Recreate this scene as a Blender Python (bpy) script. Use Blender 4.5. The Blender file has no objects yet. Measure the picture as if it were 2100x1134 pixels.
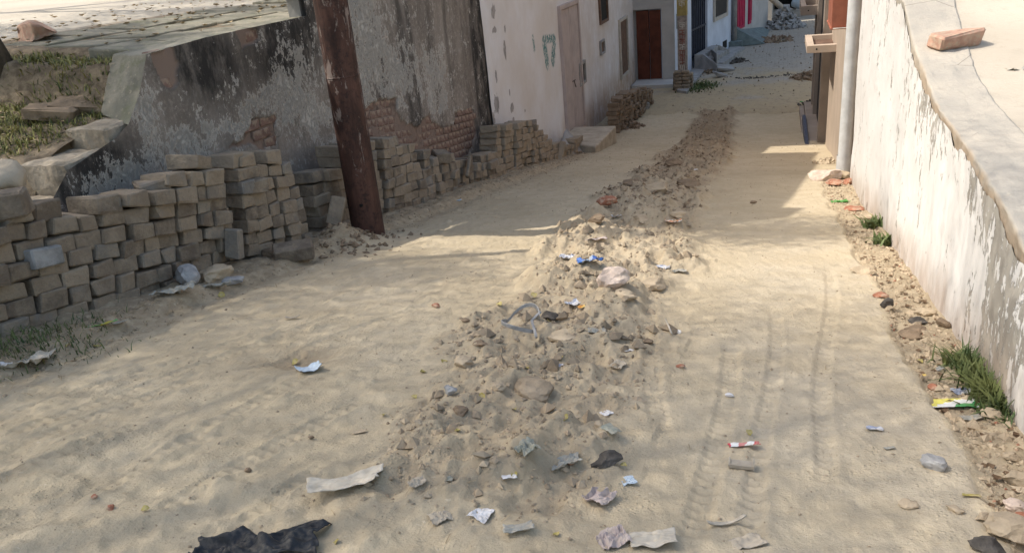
import bpy, bmesh, math, random
import numpy as np
from mathutils import Vector, Matrix, Euler
random.seed(7)
sc = bpy.context.scene
COL = sc.collection

# ------------------------------------------------------------------ camera, sky, sun, exposure
F, CX, CY, EYE = 1600.0, 1050.0, 567.0, 1.0
def _ray(px, py): return np.array([(px-CX)/F, -(py-CY)/F, -1.0])
_up = -_ray(1450.0, 4350.0); _up /= np.linalg.norm(_up)
_v = _ray(1596, 165); _h = _v-_up*_v.dot(_up); _h /= np.linalg.norm(_h)
RM = np.array([np.cross(_h, _up), _h, _up])
cam = bpy.data.objects.new('camera', bpy.data.cameras.new('camera')); COL.objects.link(cam)
m4 = Matrix([[*RM[i], 0.0] for i in range(3)]+[[0, 0, 0, 1]]); m4.translation = Vector((0, 0, EYE))
cam.matrix_world = m4
cam.data.sensor_width = 36.0; cam.data.lens = 36.0*F/2100.0
cam.data.clip_start = 0.05; cam.data.clip_end = 500
sc.camera = cam

SUN = Vector((0.56, 0.12, -0.83)).normalized()
w = bpy.data.worlds.new("World"); sc.world = w; w.use_nodes = True
nt = w.node_tree; bg = nt.nodes['Background']
sky = nt.nodes.new('ShaderNodeTexSky'); sky.sky_type = 'NISHITA'; sky.sun_disc = False
sky.sun_elevation = math.asin(-SUN.z); sky.sun_rotation = math.atan2(-SUN.x, -SUN.y)
sky.air_density = 1.6; sky.dust_density = 4.0; sky.ozone_density = 1.0
nt.links.new(sky.outputs[0], bg.inputs[0]); bg.inputs[1].default_value = 0.15
sl = bpy.data.lights.new('sun', 'SUN'); sl.energy = 3.1; sl.angle = math.radians(0.5); sl.color = (1.0, 0.93, 0.82)
so = bpy.data.objects.new('sun', sl); COL.objects.link(so); so.rotation_euler = SUN.to_track_quat('-Z', 'Y').to_euler()
sc.view_settings.view_transform = 'Standard'; sc.view_settings.look = 'None'
sc.view_settings.gamma = 1.0; sc.view_settings.use_curve_mapping = False
sc.view_settings.exposure = 0.66

# ------------------------------------------------------------------ where things stand
def wd(px, py):
    r = RM @ _ray(px, py); return r/np.linalg.norm(r)
def onX(px, py, X): r = wd(px, py); return r*(X/r[0])+np.array([0, 0, EYE])
def onY(px, py, Y): r = wd(px, py); return r*(Y/r[1])+np.array([0, 0, EYE])
def onZ(px, py, Z): r = wd(px, py); return r*((Z-EYE)/r[2])+np.array([0, 0, EYE])
def onS(px, py, fz, t0=0.6, t1=60.0):
    r = wd(px, py); n = 3000; t = np.geomspace(t0, t1, n)
    p = r[None]*t[:, None]; z = fz(p[:, 0], p[:, 1]); d = p[:, 2]+EYE-z
    i = int(np.argmax(d < 0)); i = i if d[i] < 0 else n-1
    return np.array([p[i, 0], p[i, 1], float(z[i])])

# ------------------------------------------------------------------ noise
def _hash(ix, iy, s):
    n = (ix.astype(np.int64)*374761393+iy.astype(np.int64)*668265263+s*1442695041) & 0xFFFFFFFF
    n = ((n ^ (n >> 13))*1274126177) & 0xFFFFFFFF
    n = (n ^ (n >> 16)) & 0xFFFFFFFF
    return n/4294967295.0
def vn(x, y, s=0):
    x = np.asarray(x, float); y = np.asarray(y, float)
    ix = np.floor(x); iy = np.floor(y); fx = x-ix; fy = y-iy
    ix = ix.astype(np.int64); iy = iy.astype(np.int64)
    fx = fx*fx*(3-2*fx); fy = fy*fy*(3-2*fy)
    a = _hash(ix, iy, s); b = _hash(ix+1, iy, s); c = _hash(ix, iy+1, s); d = _hash(ix+1, iy+1, s)
    return (a*(1-fx)+b*fx)*(1-fy)+(c*(1-fx)+d*fx)*fy
def fbm(x, y, o=4, s=0, g=0.5):
    t = 0; a = 1; n = 0
    for i in range(o):
        t = t+a*vn(x*2**i+i*17.3, y*2**i+i*9.1, s+i); n += a; a *= g
    return t/n
def rdg(x, y, o=4, s=0):
    t = 0; a = 1; n = 0
    for i in range(o):
        t = t+a*(1-np.abs(2*vn(x*2**i+i*7.7, y*2**i+i*3.3, s+i)-1)); n += a; a *= .5
    return t/n
def ss(a, b, x): t = np.clip((np.asarray(x, float)-a)/(b-a), 0, 1); return t*t*(3-2*t)

# ------------------------------------------------------------------ mesh and object helpers
def mesh(name, V, Fc, mat=None, smooth=False):
    me = bpy.data.meshes.new(name); me.from_pydata([tuple(v) for v in V], [], [tuple(f) for f in Fc])
    if mat: me.materials.append(mat)
    if smooth: me.polygons.foreach_set('use_smooth', [True]*len(me.polygons))
    me.update(); return me
def grid_mesh(name, P, mat, smooth=True):            # P: (n, m, 3)
    n, m, _ = P.shape; me = bpy.data.meshes.new(name)
    me.vertices.add(n*m); me.vertices.foreach_set('co', P.reshape(-1).astype(np.float32))
    i = np.arange(n*m).reshape(n, m); q = np.stack([i[:-1, :-1], i[:-1, 1:], i[1:, 1:], i[1:, :-1]], -1).reshape(-1)
    k = (n-1)*(m-1); me.loops.add(4*k); me.loops.foreach_set('vertex_index', q.astype(np.int32))
    me.polygons.add(k); me.polygons.foreach_set('loop_start', np.arange(0, 4*k, 4, dtype=np.int32))
    try: me.polygons.foreach_set('loop_total', np.full(k, 4, dtype=np.int32))
    except Exception: pass
    me.polygons.foreach_set('use_smooth', np.full(k, smooth))
    me.materials.append(mat); me.update(calc_edges=True); return me
def attr(me, name, a):
    at = me.attributes.new(name, 'FLOAT', 'POINT'); at.data.foreach_set('value', np.asarray(a, np.float32).reshape(-1))
def link(name, me, parent=None, loc=(0, 0, 0), rot=(0, 0, 0), scale=None):
    o = bpy.data.objects.new(name, me); COL.objects.link(o); o.location = loc; o.rotation_euler = rot
    if scale is not None: o.scale = scale
    if parent: o.parent = parent
    return o
def tag(o, label=None, cat=None, group=None, kind=None):
    if label: o['label'] = label
    if cat: o['category'] = cat
    if group: o['group'] = group
    if kind: o['kind'] = kind
    return o
def thing(name, label, cat, loc=(0, 0, 0), group=None, rot=(0, 0, 0)):
    return tag(link(name, None, None, loc, rot), label, cat, group)
class MB:
    def __init__(s): s.v = []; s.f = []
    def add(s, V, Fc): n = len(s.v); s.v += [tuple(v) for v in V]; s.f += [tuple(i+n for i in f) for f in Fc]; return s
    def box(s, a, b, M=None):
        V = [Vector((x, y, z)) for x in (a[0], b[0]) for y in (a[1], b[1]) for z in (a[2], b[2])]
        if M: V = [M @ v for v in V]
        return s.add(V, [(0, 1, 3, 2), (4, 6, 7, 5), (0, 4, 5, 1), (2, 3, 7, 6), (0, 2, 6, 4), (1, 5, 7, 3)])
    def prism(s, pts, d):                              # pts: polygon of 3D points, d: extrusion vector
        n = len(pts); d = Vector(d); V = [Vector(p) for p in pts]; V += [v+d for v in V]
        return s.add(V, [tuple(range(n))[::-1], tuple(range(n, 2*n))]+[(i, (i+1) % n, n+(i+1) % n, n+i) for i in range(n)])
    def tube(s, pts, r, n=8, cap=True):
        P = [Vector(p) for p in pts]; R = r if isinstance(r, (list, tuple)) else [r]*len(P); V = []; Fc = []
        for i, p in enumerate(P):
            d = (P[min(i+1, len(P)-1)]-P[max(i-1, 0)]).normalized(); a = Vector((0, 0, 1)) if abs(d.z) < .9 else Vector((1, 0, 0))
            u = d.cross(a).normalized(); v = d.cross(u)
            V += [p+(u*math.cos(2*math.pi*k/n)+v*math.sin(2*math.pi*k/n))*R[i] for k in range(n)]
        for i in range(len(P)-1):
            Fc += [(i*n+k, i*n+(k+1) % n, (i+1)*n+(k+1) % n, (i+1)*n+k) for k in range(n)]
        if cap: Fc += [tuple(range(n))[::-1], tuple(range((len(P)-1)*n, len(P)*n))]
        return s.add(V, Fc)
    def build(s, name, mat, parent=None, smooth=False, bevel=0, loc=(0, 0, 0)):
        me = mesh(name, s.v, s.f, mat, smooth); o = link(name, me, parent, loc)
        if bevel:
            b = o.modifiers.new('b', 'BEVEL'); b.width = bevel; b.segments = 2; b.limit_method = 'ANGLE'
        return o

# ------------------------------------------------------------------ materials
class N:
    def __init__(s, name):
        s.m = bpy.data.materials.new(name); s.m.use_nodes = True; s.t = s.m.node_tree; s.b = s.t.nodes['Principled BSDF']
        s.b.inputs['Roughness'].default_value = .9; s.b.inputs['Specular IOR Level'].default_value = .25; s.co = None
    def n(s, ty, **k):
        x = s.t.nodes.new('ShaderNode'+ty)
        for a, v in k.items(): setattr(x, a, v)
        return x
    def l(s, a, b): s.t.links.new(a, b)
    def coord(s, kind='Object'):
        if s.co is None: s.co = s.n('TexCoord')
        return s.co.outputs[kind]
    def geo(s):
        g = s.n('NewGeometry'); return g.outputs['Position']
    def mapped(s, src, scale):
        m = s.n('Mapping'); m.inputs['Scale'].default_value = scale; s.l(src, m.inputs['Vector']); return m.outputs[0]
    def noise(s, src, sc_, det=6, rough=.6, dist=0):
        x = s.n('TexNoise'); x.inputs['Scale'].default_value = sc_; x.inputs['Detail'].default_value = det
        x.inputs['Roughness'].default_value = rough; x.inputs['Distortion'].default_value = dist
        s.l(src, x.inputs['Vector']); return x.outputs['Fac']
    def voro(s, src, sc_, feat='F1', out='Distance'):
        x = s.n('TexVoronoi', feature=feat); x.inputs['Scale'].default_value = sc_; s.l(src, x.inputs['Vector']); return x.outputs[out]
    def ramp(s, f, lo, hi, a=0.0, b=1.0):
        x = s.n('MapRange', interpolation_type='SMOOTHSTEP'); x.inputs[1].default_value = lo; x.inputs[2].default_value = hi
        x.inputs[3].default_value = a; x.inputs[4].default_value = b; s.l(f, x.inputs[0]); return x.outputs[0]
    def math(s, op, a, b=None):
        x = s.n('Math', operation=op)
        for i, v in enumerate((a, b)):
            if v is None: continue
            if isinstance(v, (int, float)): x.inputs[i].default_value = v
            else: s.l(v, x.inputs[i])
        return x.outputs[0]
    def mix(s, f, a, b):
        x = s.n('Mix', data_type='RGBA')
        if isinstance(f, (int, float)): x.inputs[0].default_value = f
        else: s.l(f, x.inputs[0])
        for i, v in ((6, a), (7, b)):
            if isinstance(v, tuple): x.inputs[i].default_value = (*v, 1)
            else: s.l(v, x.inputs[i])
        return x.outputs[2]
    def at(s, name): return s.n('Attribute', attribute_name=name).outputs['Fac']
    def col(s, c):
        if isinstance(c, tuple): s.b.inputs['Base Color'].default_value = (*c, 1)
        else: s.l(c, s.b.inputs['Base Color'])
    def bump(s, h, dist=.01, st=1.0):
        x = s.n('Bump'); x.inputs['Strength'].default_value = st; x.inputs['Distance'].default_value = dist
        s.l(h, x.inputs['Height']); s.l(x.outputs[0], s.b.inputs['Normal'])
    def rand(s): return s.n('ObjectInfo').outputs['Random']

def simple(name, c, var=.25, scale=12, rough=.85, bump=.004, bscale=60, dust=0.0, rnd=0.0, metal=0, space='Object'):
    n = N(name); co = n.coord(space) if space != 'World' else n.geo()
    f = n.ramp(n.noise(co, scale), .3, .7)
    d = tuple(x*(1-var) for x in c); u = tuple(min(1, x*(1+var*.6)) for x in c)
    cc = n.mix(f, d, u)
    if rnd: cc = n.mix(n.math('MULTIPLY', n.rand(), rnd), cc, tuple(x*.55 for x in c))
    if dust:
        f2 = n.ramp(n.noise(co, scale*2.3, 5), .45, .62, 0, dust); cc = n.mix(f2, cc, (.42, .35, .26))
    n.col(cc); n.b.inputs['Roughness'].default_value = rough; n.b.inputs['Metallic'].default_value = metal
    if bump: n.bump(n.noise(co, bscale, 5), bump, .8)
    return n.m

M = {}
# dusty lane
n = N('dusty_sand'); p = n.geo()
big = n.ramp(n.noise(p, .9, 4), .3, .7); mid = n.ramp(n.noise(p, 7, 6, .65), .32, .7); fine = n.noise(p, 55, 5, .7)
c = n.mix(big, (.475, .395, .275), (.545, .462, .335)); c = n.mix(n.math('MULTIPLY', mid, .35), c, (.35, .28, .18))
streak = n.noise(n.mapped(p, (26, 2.2, 3)), 1.0, 4, .6); c = n.mix(n.ramp(streak, .55, .75, 0, .22), c, (.36, .29, .21))
rub = n.at('rubble'); c = n.mix(n.math('MULTIPLY', rub, n.ramp(n.noise(p, 9, 5, .7), .3, .62, .25, .85)), c, (.29, .225, .155))
slab = n.at('slab'); c = n.mix(n.math('MULTIPLY', slab, n.ramp(n.noise(p, 3, 5), .35, .6, .1, .55)), c, (.50, .44, .345))
edge = n.at('brown_earth'); c = n.mix(n.math('MULTIPLY', edge, n.ramp(n.noise(p, 14, 5, .7), .3, .6, .3, .9)), c, (.235, .175, .115))
spk = n.ramp(n.voro(p, 62), .05, .16, 1, 0); spk = n.math('MULTIPLY', spk, n.ramp(n.noise(p, 6, 3), .5, .62)); c = n.mix(n.math('MULTIPLY', spk, .6), c, (.17, .14, .11))
fl = n.noise(n.mapped(p, (95, 40, 60)), 1.0, 3, .5); c = n.mix(n.ramp(fl, .68, .73, 0, .45), c, (.24, .195, .14)); c = n.mix(n.ramp(n.noise(n.mapped(p, (50, 90, 60)), 1.0, 3, .5), .67, .72, 0, .5), c, (.60, .52, .39))
n.col(n.mix(n.ramp(fine, .45, .7, 0, .2), c, (.30, .24, .165)))
hb = n.math('ADD', n.math('MULTIPLY', n.noise(p, 28, 8, .75), 1.3), n.math('MULTIPLY', n.noise(p, 160, 3, .6), .35))
hb = n.math('ADD', hb, n.math('MULTIPLY', n.noise(n.mapped(p, (60, 9, 20)), 1.0, 4, .6), .5)); hb = n.math('ADD', hb, n.math('MULTIPLY', n.math('MULTIPLY', n.ramp(n.voro(p, 75), .0, .45, 1, 0), n.ramp(n.noise(p, 3.5, 4), .48, .62)), .5)); n.bump(hb, .012, .7)
n.b.inputs['Specular IOR Level'].default_value = .1; M['sand'] = n.m
# far paving
n = N('grey_interlocking_paving'); p = n.geo()
bt = n.n('TexBrick'); bt.inputs['Scale'].default_value = 1.0; bt.inputs['Brick Width'].default_value = .22; bt.inputs['Row Height'].default_value = .16; bt.inputs['Mortar Size'].default_value = .008
n.l(p, bt.inputs['Vector']); bt.inputs['Color1'].default_value = (.33, .305, .265, 1); bt.inputs['Color2'].default_value = (.39, .36, .31, 1); bt.inputs['Mortar'].default_value = (.24, .22, .19, 1)
c = n.mix(n.ramp(n.noise(p, 1.6, 5), .38, .62, .3, .95), bt.outputs['Color'], (.36, .325, .27)); sp = n.n('SeparateXYZ'); n.l(p, sp.inputs[0]); sm = n.ramp(n.math('SUBTRACT', n.math('MULTIPLY', n.noise(p, .9, 6, .65), 16), n.math('SUBTRACT', sp.outputs[1], 15.5)), 1.5, 5.5, 0, 1); c = n.mix(sm, c, (.40, .325, .215)); n.col(n.mix(n.ramp(n.noise(p, 9, 6, .75), .5, .66, 0, .55), c, (.20, .17, .135)))
n.b.inputs['Specular IOR Level'].default_value = .05
n.bump(n.math('ADD', n.math('MULTIPLY', bt.outputs['Fac'], -1.2), n.noise(p, 25, 5)), .012); M['paving'] = n.m
# pale dusty terrace
n = N('pale_cement_ground'); p = n.geo()
c = n.mix(n.ramp(n.noise(p, 1.3, 5), .3, .7), (.42, .37, .30), (.50, .445, .365)); c = n.mix(n.ramp(n.noise(p, 18, 6, .7), .5, .75, 0, .35), c, (.32, .27, .21)); n.col(c)
n.bump(n.noise(p, 40, 6, .7), .006, .6); M['terrace'] = n.m
n = N('worn_cement_coping'); p = n.geo()
c = n.mix(n.ramp(n.noise(p, 2.6, 6), .3, .7), (.35, .325, .285), (.45, .405, .34)); c = n.mix(n.ramp(n.noise(p, 22, 6, .7), .5, .7, 0, .4), c, (.30, .27, .23)); ck = n.math('MULTIPLY', n.ramp(n.voro(p, 2.3, 'DISTANCE_TO_EDGE'), 0, .008, 1, 0), n.ramp(n.noise(p, 1.5, 3), .5, .56)); c = n.mix(n.math('MULTIPLY', ck, .8), c, (.12, .11, .095))
n.col(n.mix(n.math('MULTIPLY', n.at('mortar'), n.ramp(n.noise(p, 12, 5), .3, .5, .4, 1)), c, (.36, .285, .21))); n.bump(n.noise(p, 35, 7, .7), .008, .8); M['coping'] = n.m
n = N('mossy_cement'); p = n.geo()
c = n.mix(n.ramp(n.noise(p, 3.5, 6), .35, .65), (.15, .145, .115), (.27, .25, .20)); c = n.mix(n.ramp(n.noise(p, 9, 6, .7), .48, .68, 0, .6), c, (.13, .14, .08))
n.col(n.mix(n.ramp(n.noise(p, 30, 5, .7), .55, .7, 0, .5), c, (.42, .36, .27))); n.bump(n.noise(p, 30, 7, .7), .012, .9); M['mossy'] = n.m
# weathered grey plaster (attributes: lime, mould, bare)
n = N('weathered_grey_plaster'); p = n.geo()
st = n.mapped(p, (1, 1, .38))
c = n.mix(n.ramp(n.noise(st, 3.2, 8, .7), .34, .66), (.185, .158, .135), (.30, .262, .228)); c = n.mix(n.ramp(n.noise(p, 26, 8, .8), .48, .66, 0, .7), c, (.42, .375, .33))
c = n.mix(n.math('MULTIPLY', n.at('mould'), n.ramp(n.noise(st, 8, 7, .75), .30, .58, .35, 1)), c, (.035, .032, .03))
nz = n.math('ADD', n.math('ADD', n.math('MULTIPLY', n.noise(n.mapped(p, (1, 1, .62)), 34, 8, .8, .3), .62), n.math('MULTIPLY', n.noise(p, 7, 4, .6), .42)), n.math('MULTIPLY', n.at('lime'), .12)); c = n.mix(n.ramp(nz, .60, .635, 0, .85), c, (.57, .535, .485))
c = n.mix(n.at('bare'), c, (.25, .185, .15)); n.col(c)
crk = n.ramp(n.voro(n.mapped(p, (1, 1, .55)), 5.5, 'DISTANCE_TO_EDGE'), 0, .012, 1, 0); crk = n.math('MULTIPLY', crk, n.ramp(n.noise(p, 2.2, 2), .52, .6))
n.bump(n.math('SUBTRACT', n.math('ADD', n.math('MULTIPLY', n.noise(st, 26, 8, .75), 1.0), n.ramp(nz, .64, .72, 0, .5)), n.math('MULTIPLY', crk, .5)), .02, .9); M['plaster'] = n.m
# whitewashed wall (attributes: peel, teal, grime)
def whitewash(name, base, base2, under, streaky=True, amt=.55, fleck=.7):
    n = N(name); p = n.geo(); st = n.mapped(p, (1, 1, .3 if streaky else .5))
    c = n.mix(n.ramp(n.noise(p, 1.1, 5), .3, .7), base, base2)
    c = n.mix(n.ramp(n.noise(p, 5, 7, .7), .52, .72, 0, .22), c, tuple(x*.74 for x in base))
    f = n.math('ADD', n.math('MULTIPLY', n.noise(n.mapped(p, (1, 1, .55 if streaky else .5)), 26 if streaky else 16, 6, .7, .3), 1), n.math('MULTIPLY', n.at('peel'), amt)); pf = n.ramp(f, fleck, fleck+.025)
    uc = n.mix(n.ramp(n.noise(p, 9, 4), .4, .6), under, tuple(x*1.35 for x in under)); c = n.mix(pf, c, uc)
    c = n.mix(n.math('MULTIPLY', n.at('teal'), n.ramp(n.noise(n.mapped(p, (1, 1, .5)), 28, 5, .7), .42, .52)), c, (.06, .20, .21))
    c = n.mix(n.math('MULTIPLY', n.at('grime'), n.ramp(n.noise(st, 6, 6, .7), .25, .6, .3, 1)), c, (.38, .28, .21)); n.col(c)
    n.bump(n.math('SUBTRACT', n.math('MULTIPLY', n.noise(st, 22, 7, .7), .5), n.math('MULTIPLY', pf, .45)), .012, .9); return n.m
M['lime'] = whitewash('peeling_whitewash', (.76, .75, .735), (.70, .695, .68), (.30, .285, .255), True, .22, .655)
M['whitehouse'] = whitewash('old_pale_distemper', (.74, .75, .79), (.66, .635, .62), (.27, .26, .26), False, .42, .80)
# paving blocks
n = N('worn_clay_block'); co = n.coord(); r = n.rand()
off = n.n('Mapping'); n.l(co, off.inputs['Vector']); cb = n.n('CombineXYZ'); n.l(n.math('MULTIPLY', r, 37.0), cb.inputs[0]); n.l(n.math('MULTIPLY', r, 91.0), cb.inputs[1]); n.l(cb.outputs[0], off.inputs['Location'])
q = off.outputs[0]
c = n.mix(n.ramp(r, 0, 1), (.155, .125, .096), (.30, .243, .18)); c = n.mix(n.ramp(n.math('FRACT', n.math('MULTIPLY', r, 7.31)), .78, .95, 0, .6), c, (.21, .21, .20)); c = n.mix(n.ramp(n.noise(q, 9, 6, .7), .38, .68, 0, .65), c, (.36, .30, .225))
c = n.mix(n.ramp(n.noise(q, 30, 6, .75), .5, .72, 0, .55), c, (.17, .145, .125)); n.col(n.mix(n.ramp(n.noise(q, 5, 3), .6, .75, 0, .5), c, (.24, .235, .225)))
n.bump(n.math('ADD', n.noise(q, 40, 7, .75), n.math('MULTIPLY', n.noise(q, 11, 4, .6), 1.5)), .012, 1.0); M['block'] = n.m
M['block_grey'] = simple('grey_cement_block', (.27, .27, .265), .35, 14, bump=.006)
M['block_brown'] = simple('brown_dusty_block', (.25, .185, .13), .35, 12, bump=.006, rnd=.5)
M['wallbrick'] = simple('weathered_red_brick', (.215, .135, .11), .3, 9, bump=.01, dust=.5, rnd=.3, bscale=45)
M['terrabrick'] = simple('broken_pinkish_brick', (.44, .27, .20), .25, 14, bump=.008, dust=.6, bscale=35)
M['rockpale'] = simple('dusty_pale_rubble', (.46, .37, .26), .25, 9, bump=.012, bscale=26, rnd=.25)
M['rockgrey'] = simple('grey_cement_rubble', (.34, .335, .33), .3, 14, bump=.01, bscale=34)
M['rockdark'] = simple('dark_clinker', (.09, .08, .07), .5, 18, bump=.015, bscale=40)
M['clod'] = simple('brown_clod', (.25, .185, .125), .35, 12, bump=.014, bscale=26, rnd=.3)
M['crumb'] = simple('dry_earth_crumb', (.34, .27, .19), .3, 9, bump=.01, bscale=26)
M['clodpale'] = simple('tan_earth_clod', (.32, .255, .18), .35, 9, bump=.012, bscale=26)
M['redchip'] = simple('orange_brick_chip', (.36, .155, .095), .3, 14, bump=.008, dust=.6)
M['whitelump'] = simple('whitewashed_masonry', (.62, .50, .42), .35, 10, bump=.012, bscale=26, dust=.5)
M['cement'] = simple('grey_cement', (.30, .29, .28), .22, 5, bump=.006, bscale=30, space='World')
M['cement_warm'] = simple('warm_cement', (.42, .36, .28), .25, 5, bump=.01, bscale=26, space='World')
M['brokencement'] = simple('broken_tan_masonry', (.36, .30, .225), .4, 9, bump=.02, bscale=24, space='World')
M['cement_pale'] = simple('pale_house_plaster', (.47, .45, .43), .12, 2.5, bump=.003, space='World')
M['cream'] = simple('cream_house_plaster', (.52, .48, .43), .15, 2, bump=.003, space='World')
M['bluewhite'] = simple('bluish_white_house_paint', (.56, .60, .68), .12, 2, bump=.002, space='World')
M['brown_door'] = simple('reddish_brown_painted_door', (.105, .03, .016), .35, 5, .55, .002, space='World')
M['gate'] = simple('dark_blue_painted_gate', (.028, .034, .055), .4, 8, .5, .002, space='World')
M['dark'] = simple('dark_interior', (.015, .014, .013), .3, 5, bump=0)
M['glass_dark'] = simple('dark_window_pane', (.02, .02, .022), .3, 5, .6, bump=0)
M['pink'] = simple('crimson_painted_door', (.42, .015, .07), .2, 6, .5, .002, space='World')
M['teal_step'] = simple('blue_green_painted_cement', (.15, .185, .185), .25, 7, bump=.004, space='World')
M['doorpaint'] = simple('pinkish_painted_door', (.43, .365, .35), .12, 5, .6, .002, space='World')
M['crackline'] = simple('dark_joint', (.06, .05, .045), .3, 8, bump=0)
M['wood'] = simple('brown_window_wood', (.14, .085, .06), .35, 9, .7, .003, space='World')
M['winframe'] = simple('cream_window_frame', (.42, .38, .33), .2, 9, .7, .002, space='World')
M['beige'] = simple('beige_painted_plaster', (.43, .35, .28), .1, 3, .7, .002, space='World')
M['beige_d'] = simple('darker_beige_plaster', (.30, .25, .21), .15, 3, .7, .002, space='World')
M['redbox'] = simple('red_oxide_sheet', (.33, .12, .075), .18, 6, .6, .001, space='World')
M['pipe'] = simple('white_plastic_pipe', (.60, .61, .61), .15, 6, .45, .001, dust=.1, space='World')
M['shutter'] = simple('tan_shutter_slats', (.42, .33, .22), .25, 9, .6, .002, space='World')
M['yellow'] = simple('mustard_paint', (.33, .26, .10), .2, 9, space='World')
M['polepaint'] = simple('faded_pink_pole_paint', (.29, .25, .225), .4, 12, bump=.003, space='World')
M['letter'] = simple('faded_red_lettering', (.24, .085, .065), .4, 20, bump=0, space='World')
M['letter_w'] = simple('faded_white_lettering', (.55, .52, .47), .3, 20, bump=0, space='World')
n = N('rusty_pole_paint'); p = n.geo(); st = n.mapped(p, (1, 1, .28))
c = n.mix(n.ramp(n.noise(st, 8, 7, .7), .35, .65), (.04, .02, .016), (.10, .05, .038)); c = n.mix(n.ramp(n.noise(p, 22, 6, .75), .48, .64, 0, .85), c, (.03, .018, .016))
hi = n.n('SeparateXYZ'); n.l(p, hi.inputs[0]); up = n.ramp(hi.outputs[2], -.55, .1)
pk = n.ramp(n.math('ADD', n.noise(st, 13, 7, .75, .5), n.math('MULTIPLY', up, .12)), .66, .70); c = n.mix(n.math('MULTIPLY', pk, .75), c, (.30, .24, .21))
n.col(c); n.bump(n.math('ADD', n.noise(st, 30, 7, .7), n.math('MULTIPLY', pk, -.3)), .006, .9); n.b.inputs['Roughness'].default_value = .7; M['rust'] = n.m
n = N('tree_bark'); co = n.geo(); n.col(n.mix(n.ramp(n.noise(n.mapped(co, (9, 9, 2)), 1.5, 6), .3, .7), (.05, .04, .03), (.13, .105, .08))); n.bump(n.noise(n.mapped(co, (9, 9, 2)), 3, 6), .03); M['bark'] = n.m
def leafmat(name, a, b, tr=.35):
    n = N(name); co = n.geo(); n.col(n.mix(n.ramp(n.noise(co, 9, 3), .35, .65), a, b)); n.b.inputs['Roughness'].default_value = .6
    return n.m
M['leaf'] = leafmat('green_tree_leaf', (.045, .075, .02), (.09, .12, .03))
M['grass'] = leafmat('green_grass_blade', (.05, .085, .03), (.13, .15, .05))
M['grassdry'] = leafmat('dry_grass_blade', (.17, .165, .05), (.34, .31, .11))
M['weed'] = leafmat('bright_weed_leaf', (.085, .12, .04), (.16, .19, .075))
M['yleaf'] = simple('fallen_yellow_leaf', (.40, .33, .10), .3, 40, .7, 0, dust=.5)
M['bleaf'] = simple('fallen_brown_leaf', (.17, .11, .065), .4, 30, .8, 0, rnd=.5)
M['straw'] = simple('dry_straw', (.36, .28, .17), .4, 20, .8, 0)
def film(name, c, var=.2, rough=.5, dust=.85, sc_=25): return simple(name, c, var, sc_, rough, .002, 80, dust)
M['black_film'] = film('black_plastic_film', (.024, .026, .03), .3, .42, .12)
M['beige_film'] = film('beige_dusty_film', (.50, .45, .37), .15, .6, .4)
M['grey_film'] = film('grey_dusty_film', (.34, .335, .30), .25, .6, .5)
M['white_film'] = film('white_wrapper', (.66, .65, .66), .15, .45, .35)
M['mauve'] = film('mauve_dusty_cloth', (.42, .35, .33), .2, .9, .4)
M['paleblue'] = film('pale_blue_paper', (.42, .50, .58), .12, .6, .1)
M['greenish'] = film('grey_green_plastic', (.29, .30, .25), .25, .6, .4)
M['sacking'] = film('dusty_sacking', (.40, .35, .28), .2, .9, .5)
def printed(name, stops, scale=6.0, ang=(0, 0, .5), dust=.5):
    n = N(name); co = n.coord(); m = n.n('Mapping'); m.inputs['Rotation'].default_value = ang; m.inputs['Scale'].default_value = (scale,)*3; n.l(co, m.inputs['Vector'])
    wv = n.n('SeparateXYZ'); n.l(m.outputs[0], wv.inputs[0])
    nz = n.noise(co, 22, 3); f = n.math('FRACT', n.math('ADD', n.math('ADD', wv.outputs[0], n.math('MULTIPLY', nz, .35)), .5))
    r = n.n('ValToRGB'); r.color_ramp.interpolation = 'CONSTANT'; e = r.color_ramp.elements
    while len(e) > 1: e.remove(e[-1])
    e[0].position = 0; e[0].color = (*stops[0], 1)
    for i, s_ in enumerate(stops[1:], 1):
        k = e.new(i/len(stops)); k.color = (*s_, 1)
    n.l(f, r.inputs[0]); c = n.mix(n.ramp(n.noise(co, 40, 5), .5, .65, 0, dust), r.outputs[0], (.45, .38, .28)); n.col(c); n.b.inputs['Roughness'].default_value = .4; return n.m
W_ = (.68, .68, .66)
M['p_blue'] = printed('torn_blue_print', [(.05, .14, .42), (.10, .22, .55), (.36, .44, .55), (.04, .10, .33)], 7)
M['p_green'] = printed('green_white_yellow_print', [W_, (.55, .60, .56), (.62, .56, .12), W_, (.07, .30, .10)], 5.5, (0, 0, 1.1), .12)
M['p_gy'] = printed('green_and_yellow_print', [(.12, .40, .10), (.20, .45, .12), (.55, .45, .05)], 9, (0, 0, .3))
M['p_red'] = printed('red_and_white_print', [(.50, .06, .08), W_, (.52, .22, .20), W_], 12, (0, 0, .3))
M['p_orange'] = printed('orange_and_white_print', [(.65, .22, .05), W_, (.60, .30, .10), W_], 14, (0, 0, 1.5))
M['p_silver'] = printed('silver_foil_print', [(.45, .47, .52), (.30, .33, .42), (.6, .6, .62)], 14, (0, 0, .9))
M['p_gold'] = printed('gold_foil_print', [(.65, .38, .06), (.55, .25, .05), (.7, .5, .15)], 16)
M['greenbag'] = film('green_plastic_bag', (.05, .28, .06), .3, .4, .1)
M['brightgreen'] = film('bright_green_wrapper', (.09, .30, .07), .3, .4, .1)
M['bluestrip'] = film('blue_drain_sheet', (.035, .05, .10), .3, .5, .2)

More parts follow.
